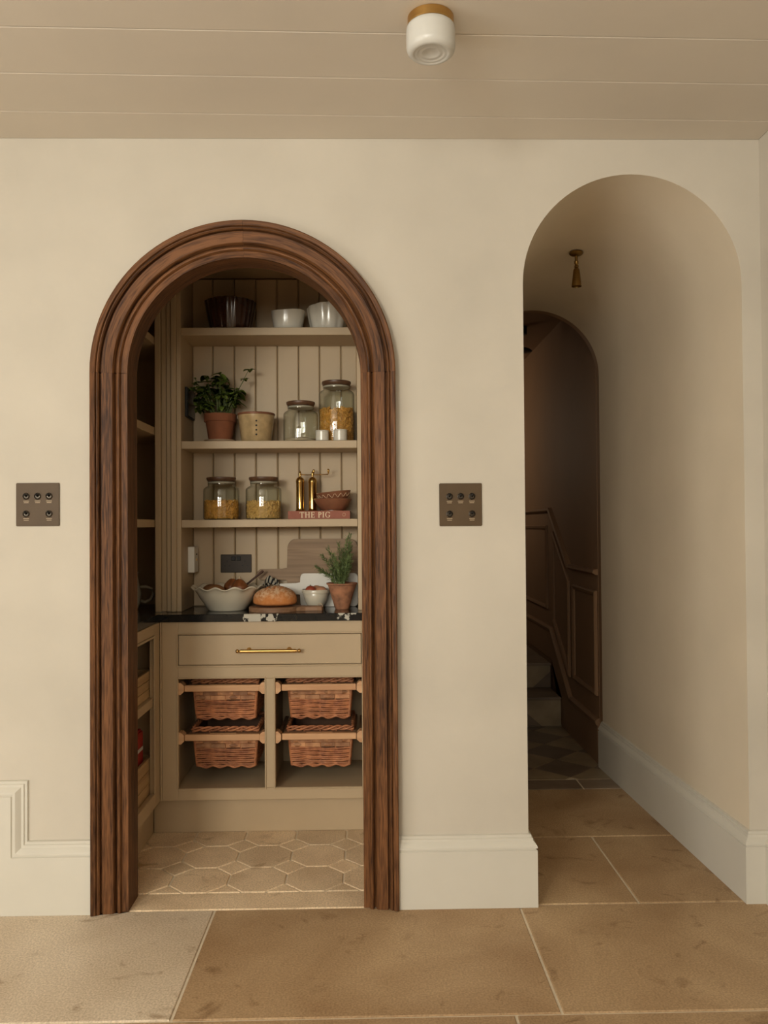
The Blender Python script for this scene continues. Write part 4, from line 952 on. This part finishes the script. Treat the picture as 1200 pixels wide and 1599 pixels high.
rg = bmesh.new(); tube([(0.108 + 0.007 * math.cos(a * PI / 8), -0.0004, 0.0175 + 0.0065 * math.sin(a * PI / 8)) for a in range(16)], 0.0006, 4, closed=True, bm=rg); obj('emblem_ring', rg, 'letter', t)
ZB = Z3 + BH + 0.0006
# brass mills
def mill(x, y, label, cz):
    t = thing('brass_mill', (x, y, ZB), label, 'pepper mill', 'brass mills')
    obj('body', lathe([(0, 0), (0.0205, 0), (0.0215, 0.004), (0.0185, 0.008), (0.0180, 0.012), (0.0180, 0.126), (0.0195, 0.130), (0.0195, 0.134)], 36), 'brass_shiny', t, smooth=40)
    obj('cap', lathe([(0, 0.1345), (0.0195, 0.1345), (0.0185, 0.141), (0.014, 0.149), (0.006, 0.1525), (0.0045, 0.156), (0.0055, 0.162), (0.0065, 0.166), (0.0045, 0.172), (0.003, 0.180), (0.0, 0.181)], 32), 'brass_shiny', t, smooth=True)
    ca, sa = math.cos(cz), math.sin(cz)
    cr = obj('crank', tube([(0.007 * ca, 0.007 * sa, 0.164), (0.03 * ca, 0.03 * sa, 0.1635), (0.066 * ca, 0.066 * sa, 0.165), (0.071 * ca, 0.071 * sa, 0.166)], [0.0022, 0.002, 0.0022, 0.0026], 8), 'brass_shiny', t, smooth=True)
    obj('knob', lathe([(0, 0), (0.0025, 0.0), (0.003, 0.008), (0.005, 0.013), (0.0052, 0.020), (0.003, 0.024), (0, 0.0245)], 16), 'brass_shiny', cr, smooth=True, loc=(0.071 * ca, 0.071 * sa, 0.1655))
mill(-0.302, 0.882, 'polished brass pepper mill standing nearer the macaroni jar', 0.62)
mill(-0.248, 0.897, 'polished brass pepper mill standing nearer the stacked bowls', -0.02)
# stacked terracotta bowls
t = thing('clay_bowl', (-0.1555, 0.842, ZB), 'brown clay bowl at the bottom of the stack on the book', 'bowl')
obj('body', lathe(bowl_profile(0.046, 0.084, 0.052, 0.005, curve=0.75), 48, lambda r, z, a, q: (r * (1 + 0.008 * math.cos(9 * a)), z)), 'clay_glaze', t, smooth=60)
t = thing('clay_bowl', (-0.147, 0.843, ZB + 0.0335), 'tilted clay bowl with a cream wavy band atop the stack', 'bowl'); t.rotation_euler = (0.02, -0.10, 0)
obj('body', lathe(bowl_profile(0.040, 0.077, 0.050, 0.005, curve=0.62), 48), 'clay_glaze', t, smooth=60)
zig = []
for k in range(96):
    a = 2 * PI * k / 96; z = 0.033 + 0.008 * math.sin(a * 16); rr = 0.040 + 0.037 * (z / 0.050) ** 0.62 + 0.0004; zig.append((rr * math.cos(a), rr * math.sin(a), z))
obj('wavy_band', tube(zig, 0.0016, 5, closed=True), 'slip', t, smooth='all')

# ================================================================== COUNTER CONTENTS
# ruffled bowl
def ruf(r, z, t, q):
    k = max(0.0, (z - 0.055) / 0.055); k = min(1, k) ** 2
    return r * (1 + 0.035 * k * math.cos(12 * t + 0.5)), z + 0.0085 * k * math.cos(12 * t + 1.9)
rbp = [(0, 0), (0.080, 0), (0.083, 0.004), (0.098, 0.026), (0.118, 0.054), (0.130, 0.074), (0.139, 0.088), (0.148, 0.095), (0.1535, 0.097), (0.1545, 0.100), (0.152, 0.1025), (0.146, 0.101), (0.136, 0.095), (0.126, 0.080), (0.112, 0.055), (0.092, 0.028), (0.074, 0.008), (0, 0.007)]
RBX, RBY = -0.6135, 0.803
o = obj('fruit_bowl', lathe(rbp, 120, ruf), 'cream_glaze', smooth='all', loc=(RBX, RBY, ZC)); tag(o, 'wide off-white bowl with ruffled rim on the black worktop', 'bowl')
def blob(rx, ry, rz, seed, amp=0.06, tip=0.0):
    bm = bmesh.new(); bmesh.ops.create_uvsphere(bm, u_segments=24, v_segments=16, radius=1); g = random.Random(seed)
    ph = [g.uniform(0, 6) for _ in range(6)]
    for v in bm.verts:
        c = v.co; k = 1 + amp * (math.sin(2 * c.x + ph[0]) * math.sin(2 * c.y + ph[1]) + 0.5 * math.sin(4 * c.z + ph[2] + c.x * 2))
        tz = tip * max(0, c.z - 0.75) * 4 if tip else 0
        v.co = Vector((c.x * rx * k, c.y * ry * k, c.z * rz * k + tz))
    return bm
VG = [('potato', (-0.045, -0.045, 0.083), (0.042, 0.034, 0.030), 'potato', 'rounded brown potato at the front of the ruffled bowl'),
      ('onion', (0.058, -0.028, 0.090), (0.041, 0.040, 0.036), 'onion', 'reddish brown onion in the ruffled bowl beside the striped cloth'),
      ('potato', (-0.078, 0.035, 0.082), (0.036, 0.034, 0.028), 'potato', 'brown potato at the back of the ruffled bowl beside the shelving side'),
      ('onion', (0.015, 0.045, 0.090), (0.038, 0.036, 0.034), 'onion', 'brown onion at the back of the ruffled bowl')]
for nm, (a, b, c), (rx, ry, rz), m_, lb_ in VG:
    t = thing(nm, (RBX + a, RBY + b, ZC + c), lb_, 'vegetable', 'vegetables in the ruffled bowl')
    obj('skin', blob(rx, ry, rz, int(a * 1000) + 200, 0.05, 0.010 if nm == 'onion' else 0), m_, t, smooth='all')
    if nm == 'onion': obj('root_tip', lathe([(0.004, 0), (0.005, 0.004), (0.003, 0.012), (0.0, 0.013)], 10), 'twine', t, loc=(0, 0, rz + 0.006), smooth=True)
# wooden spoon leaning out of the bowl
p0, p1 = Vector((RBX + 0.070, RBY + 0.055, ZC + 0.100)), Vector((-0.470, 0.885, 1.079))
sp = tube([p0, p0.lerp(p1, 0.3), p0.lerp(p1, 0.7), p0.lerp(p1, 0.95), p1, p1 + (p1 - p0).normalized() * 0.003], [0.0048, 0.0045, 0.0045, 0.0062, 0.006, 0.002], 10)
t = thing('wooden_spoon', (0, 0, 0), 'dark wooden spoon handle sticking out of the ruffled bowl', 'spoon')
obj('handle', sp, 'spoon', t, smooth=True)
d_ = (p0 - p1).normalized(); obj('spoon_bowl', tube([p0 - d_ * 0.0, p0 + d_ * 0.012, p0 + d_ * 0.026, p0 + d_ * 0.04], [0.005, 0.014, 0.016, 0.004], 12, squash=(1, 0.45)), 'spoon', t, smooth=True)
# striped cloth: soft hump beside the bowl
bm = bmesh.new(); uvl = bm.loops.layers.uv.new('UVMap'); NU, NV = 36, 16; G = []
for i in range(NU + 1):
    u = i / NU; row = []
    for j in range(NV + 1):
        v = j / NV; a = PI * (0.04 + 0.92 * u)
        rr = 0.050 + 0.005 * math.sin(9 * v + 4 * u) + 0.003 * math.sin(17 * u + 5 * v)
        row.append(bm.verts.new((-0.436 - rr * math.cos(a) * 1.0, 0.882 + 0.036 * v + 0.005 * math.sin(6 * u), ZC + 0.004 + max(0.0, 2.4 * rr * math.sin(a) ** 0.8 - 0.012 * v))))
    G.append(row)
for i in range(NU):
    for j in range(NV):
        f = bm.faces.new((G[i][j], G[i + 1][j], G[i + 1][j + 1], G[i][j + 1]))
        for lp, (a, b) in zip(f.loops, ((i, j), (i + 1, j), (i + 1, j + 1), (i, j + 1))): lp[uvl].uv = (a / NU + 0.1 * math.sin(b / NV * 3), b / NV)
bmesh.ops.solidify(bm, geom=bm.faces[:], thickness=0.003)
o = obj('tea_towel', bm, 'cloth', smooth='all'); tag(o, 'dark striped cream tea towel bunched behind the loaf', 'tea towel')
# bread board + loaf
BBX, BBY = -0.404, 0.745
n = 40; pl_ = []
for k in range(n + 1):
    a = math.radians(24 + (360 - 48) * k / n); pl_.append((0.107 * math.cos(a), 0.090 * math.sin(a)))
pl_ += [(0.118, -0.028), (0.135, -0.021), (0.185, -0.020), (0.203, -0.016), (0.209, 0.0), (0.203, 0.016), (0.185, 0.020), (0.135, 0.021), (0.118, 0.028)]
t = thing('bread_board', (BBX, BBY, ZC), 'round wooden bread board with handle under the loaf', 'board')
obj('board', prism(pl_, XY, 0.0, 0.019, bev=0.003), 'boardwood', t)
obj('twine_loop', tube([(0.196 + 0.011 * math.cos(a), -0.004 - 0.004 * math.cos(a * 0.5), 0.0165 + 0.0135 * math.sin(a)) for a in [k * PI / 9 for k in range(18)]], 0.0016, 5, closed=True), 'twine', t, smooth='all')
t = thing('bread_loaf', (BBX + 0.004, BBY + 0.006, ZC + 0.0195), 'round crusty loaf dusted with flour on the wooden board', 'bread')
def loaf_surface(z_from, grow):
    bm = bmesh.new(); bmesh.ops.create_uvsphere(bm, u_segments=48, v_segments=32, radius=1)
    for v in bm.verts:
        c = v.co.copy(); z = c.z
        s = math.sin(5 * c.x + 1) * math.sin(4 * c.y + 2) * 0.02 + math.sin(11 * c.x) * math.sin(9 * c.y + 1) * 0.008
        zz = (0.062 * (abs(z) ** 0.85) if z > 0 else -0.024 * (abs(z) ** 0.5)) * (1 + s)
        ln = abs(c.x * 0.8 + c.y * 0.6 + 0.30); sc = -0.006 * max(0, 1 - ln / 0.12) * max(0, z)
        v.co = Vector((c.x * 0.093 * (1 + s) * grow, c.y * 0.075 * (1 + s) * grow, 0.0245 + zz * grow + sc))
    if z_from is not None:
        bmesh.ops.delete(bm, geom=[v for v in bm.verts if v.co.z < z_from + 0.004 * math.sin(40 * v.co.x) + 0.003 * math.sin(77 * v.co.x + 30 * v.co.y)], context='VERTS')
    return bm
obj('crust', loaf_surface(None, 1.0), 'bread', t, smooth='all')
for k_, (x0_, y0_, an_) in enumerate(((-0.030, -0.030, 0.9), (-0.002, -0.034, 0.9), (0.030, -0.028, 0.95))):
    P_ = []
    for q_ in range(7):
        u_ = (q_ / 6 - 0.5) * 0.05; x_, y_ = x0_ + u_ * math.cos(an_) * 0.6, y0_ + u_ * math.sin(an_); e_ = max(0.05, 1 - (x_ / 0.093) ** 2 - (y_ / 0.075) ** 2) ** 0.5
        P_.append((x_, y_, 0.0245 + 0.062 * e_ ** 0.85 - 0.0005))
    obj('score_line', tube(P_, [0.001, 0.0035, 0.005, 0.0055, 0.005, 0.0035, 0.001], 8), 'bread_score', t, smooth='all')
# small bowl of eggs / tomato
EX, EY = -0.2325, 0.835
t = thing('mixing_bowl', (EX, EY, ZC), 'small cream bowl with a banded rim holding eggs', 'bowl')
obj('body', lathe([(0, 0), (0.030, 0), (0.033, 0.004), (0.048, 0.034), (0.0575, 0.066), (0.056, 0.068), (0.050, 0.060), (0.040, 0.030), (0.026, 0.008), (0, 0.007)], 48), 'cream_glaze', t, smooth=60)
obj('rim_band', lathe([(0.0582, 0.0665), (0.0612, 0.0675), (0.0622, 0.0795), (0.0605, 0.083), (0.0572, 0.083), (0.0565, 0.072), (0.0575, 0.0667)], 48, cap=False), 'cream_glaze', t, smooth=50)
for a, b, c, r_, m_, nm, lb_ in ((-0.022, -0.016, 0.078, 0.024, 'tomato', 'tomato', 'red tomato in the small cream bowl'), (0.024, -0.018, 0.076, 0.0225, 'egg', 'egg', 'brown egg in the small cream bowl, nearer the rosemary pot'), (0.002, 0.018, 0.077, 0.023, 'egg', 'egg', 'brown egg in the small cream bowl, behind the tomato')):
    t = thing(nm, (EX + a, EY + b, ZC + c), lb_, nm, None)
    obj('shell' if nm == 'egg' else 'skin', blob(r_ * (1.15 if nm == 'egg' else 1), r_, r_ * 0.92, 5, 0.02), m_, t, smooth='all')
    if nm == 'tomato': obj('stalk', lathe([(0, 0), (0.003, 0), (0.002, 0.004), (0, 0.004)], 8), 'stem', t, loc=(0, 0, r_ * 0.9))
# leaning boards
def rounded(x0, x1, z0, z1, r, n=6):
    P = []
    for cx_, cz_, a0 in ((x1 - r, z1 - r, 0), (x0 + r, z1 - r, 90), (x0 + r, z0 + r, 180), (x1 - r, z0 + r, 270)):
        for k in range(n + 1): a = math.radians(a0 + 90 * k / n); P.append((cx_ + r * math.cos(a), cz_ + r * math.sin(a)))
    return P
def board_outline(w_, h_, r, hx, hz0, hz1):
    """body 0..w x 0..h, handle to -hx between hz0 and hz1"""
    P = rounded(0, w_, 0, h_, r); out = []
    # insert the handle on the left edge (between top-left and bottom-left arcs)
    n = 7
    tr, tl, bl_, br = P[:n], P[n:2 * n], P[2 * n:3 * n], P[3 * n:]
    hd_ = [(0, hz1), (-hx * 0.2, hz1 - 0.002), (-hx + 0.016, hz1 - 0.003), (-hx, hz1 - 0.016), (-hx, hz0 + 0.014), (-hx + 0.016, hz0), (-hx * 0.2, hz0), (0, hz0 + 0.001)]
    return tr + tl + hd_ + bl_ + br
def lean(name, x, y, tilt, prof, th, m, label, cat):
    t = thing(name, (x, y, ZC), label, cat); t.rotation_euler = (tilt, 0, 0)
    return t, obj('board', prism(prof, XZ, 0, -th, bev=0.002), m, t)
tb1 = math.radians(-4.0)
t, _ = lean('chopping_board', -0.366, 0.9405, tb1, board_outline(0.318, 0.302, 0.040, 0.138, 0.118, 0.170), 0.017, 'boardwood2', 'large oak chopping board with handle leaning on the boarded back', 'board')
t, _ = lean('marble_board', -0.304, 0.906, math.radians(-3.0), board_outline(0.255, 0.148, 0.014, 0.106, 0.055, 0.107), 0.014, 'marble_white', 'white marble serving board with handle leaning on the oak board', 'board')
# rosemary
rp_ = thing('potted_rosemary', (-0.116, 0.795, ZC), 'bushy rosemary in a weathered tapered terracotta pot', 'potted plant')
obj('pot', lathe([(0, 0), (0.029, 0), (0.031, 0.003), (0.061, 0.104), (0.066, 0.106), (0.067, 0.113), (0.062, 0.113), (0.058, 0.098), (0, 0.094)], 40), 'terracotta2', rp_, smooth=40)
obj('soil', lathe([(0, 0.0945), (0.0565, 0.0985), (0, 0.103)], 24, cap=False), 'soil', rp_)
rnd = random.Random(11)
def sprig(pts, nn):
    bm = bmesh.new(); P = [Vector(p) for p in pts]
    tube(P, [0.0022, 0.002, 0.0016, 0.001], 5, bm=bm)
    for k in range(nn):
        q = 0.12 + 0.88 * (k + rnd.random()) / nn; s_ = q * 3; i = min(2, int(s_)); c_ = P[i].lerp(P[i + 1], s_ - i); d = (P[i + 1] - P[i]).normalized()
        a = rnd.uniform(0, 2 * PI); sd = Vector((math.cos(a), math.sin(a), rnd.uniform(-0.3, 0.3))); sd = (sd - d * sd.dot(d)).normalized()
        v = (sd * 0.75 + d * rnd.uniform(0.35, 1.0)).normalized(); L_ = rnd.uniform(0.018, 0.030) * (1.05 - 0.3 * q)
        wv = v.cross(d).normalized() * 0.0023; nv = v.cross(wv).normalized() * 0.0006
        e = c_ + v * L_; mP = c_ + v * L_ * 0.5 - d * 0.001
        va = [bm.verts.new(c_), bm.verts.new(mP + wv + nv), bm.verts.new(e), bm.verts.new(mP - wv + nv), bm.verts.new(mP - nv)]
        for f in ((0, 1, 4), (1, 2, 4), (2, 3, 4), (3, 0, 4), (0, 3, 1), (1, 3, 2)): bm.faces.new([va[x] for x in f])
    return obj('sprig', bm, 'needle', rp_)
tips = [(-0.115, -0.01, 0.185), (-0.085, -0.02, 0.235), (-0.06, 0.0, 0.265), (-0.035, -0.025, 0.24), (-0.012, 0.01, 0.285), (0.005, -0.02, 0.26), (0.025, 0.012, 0.315), (0.038, -0.015, 0.285), (0.050, 0.0, 0.235), (0.048, -0.03, 0.205), (0.012, 0.03, 0.25), (-0.05, 0.03, 0.21), (0.03, -0.035, 0.22), (-0.02, -0.035, 0.205), (-0.095, -0.025, 0.165), (0.052, 0.02, 0.27), (-0.045, -0.02, 0.17), (0.0, -0.03, 0.175), (0.035, 0.0, 0.18), (0.042, 0.015, 0.325)]
for x, y, z in tips:
    x = min(x, 0.040)
    b = Vector((x * 0.22, y * 0.3, 0.098)); e = Vector((x, y, z)); m1 = b.lerp(e, 0.33) + Vector((-x * 0.08, 0, 0.012)); m2 = b.lerp(e, 0.68) + Vector((-x * 0.05, 0, 0.010))
    sprig([b, m1, m2, e], 80)

# ================================================================== SIDE CUPBOARD CONTENTS (dim)
def crate(y0, y1, z0, h, label):
    t = thing('pine_crate', (-1.0, (y0 + y1) / 2, z0), label, 'crate', 'pine crates in the side cupboard')
    L_ = (y1 - y0) / 2; X1, X0 = 0.112, -0.20; T = 0.012; nb = 3
    for k in range(nb):
        a, b = 0.0 + h * k / nb + 0.001, h * (k + 1) / nb - 0.001
        obj('slat', B(X1 - T, X1, -L_, L_, a, b, bev=0.001), 'crate', t); obj('slat', B(X0, X0 + T, -L_, L_, a, b, bev=0.001), 'crate', t)
    for s in (-1, 1): obj('end_board', B(X0 + T + 0.0003, X1 - T - 0.0003, s * L_ - (T if s > 0 else 0), s * L_ + (0 if s > 0 else T), 0, h), 'crate', t)
    obj('base_board', B(X0 + T + 0.0003, X1 - T - 0.0003, -L_ + T + 0.0003, L_ - T - 0.0003, 0, 0.008), 'crate', t)
crate(0.18, 0.60, 0.5906, 0.108, 'pine crate on the middle shelf of the side cupboard')
crate(0.18, 0.61, 0.2006, 0.150, 'pine crate at the bottom of the side cupboard')
t = thing('red_packet', (-0.938, 0.505, 0.2096), 'red food packet standing in the bottom pine crate', 'packet')
obj('body', B(-0.032, 0.032, -0.05, 0.035, 0.0, 0.265, bev=0.008, seg=2), 'red', t); obj('label_band', B(-0.0325, 0.0325, -0.0505, 0.0355, 0.175, 0.205, bev=0.008, seg=2), 'packet_white', t)
t = thing('red_jar', (-0.945, 0.405, 0.2096), 'squat red lidded jar standing in the bottom pine crate', 'jar')
obj('body', lathe([(0, 0), (0.036, 0), (0.038, 0.005), (0.038, 0.15), (0.03, 0.16), (0, 0.16)], 24), 'packet_white', t, smooth=40); obj('lid', lathe([(0, 0.1605), (0.034, 0.1605), (0.034, 0.185), (0, 0.187)], 24), 'red', t, smooth=40)
# jug on side worktop, bottles above
t = thing('cream_jug', (-1.066, 0.85, ZC), 'cream jug on the side worktop with only its handle showing', 'jug')
obj('body', lathe([(0, 0), (0.05, 0), (0.062, 0.03), (0.066, 0.07), (0.055, 0.12), (0.05, 0.15), (0.054, 0.165), (0.049, 0.165), (0.045, 0.15), (0.05, 0.12), (0.06, 0.07), (0.05, 0.01), (0, 0.01)], 40), 'cream_glaze', t, smooth=50)
obj('handle', tube([(0.058, 0.03, 0.035), (0.075, 0.036, 0.028), (0.098, 0.043, 0.040), (0.108, 0.047, 0.062), (0.100, 0.045, 0.086), (0.078, 0.036, 0.097), (0.055, 0.026, 0.096)], [0.007, 0.0075, 0.008, 0.008, 0.0078, 0.007, 0.006], 10), 'cream_glaze', t, smooth='all')
BPROF = [(0, 0), (0.033, 0), (0.036, 0.004), (0.036, 0.17), (0.030, 0.195), (0.014, 0.215), (0.0125, 0.27), (0.0, 0.27)]
for x, y, z, lb_, sc in ((-1.02, 0.52, 1.3106, 'dark glass bottle on the lower side shelf, by the pilaster', 1.0), (-1.02, 0.40, 1.3106, 'dark glass bottle on the lower side shelf, by the doorway', 1.1), (-1.03, 0.47, 1.7046, 'dark glass bottle on the upper side shelf', 1.0)):
    t = thing('bottle', (x, y, z), lb_, 'bottle', 'dark bottles on the side shelves'); t.scale = (sc, sc, sc)
    obj('glass', lathe(BPROF, 28), 'bottle', t, smooth=50); obj('stopper', lathe([(0, 0.2705), (0.0145, 0.2705), (0.0145, 0.292), (0, 0.293)], 16), 'black', t, smooth=40)
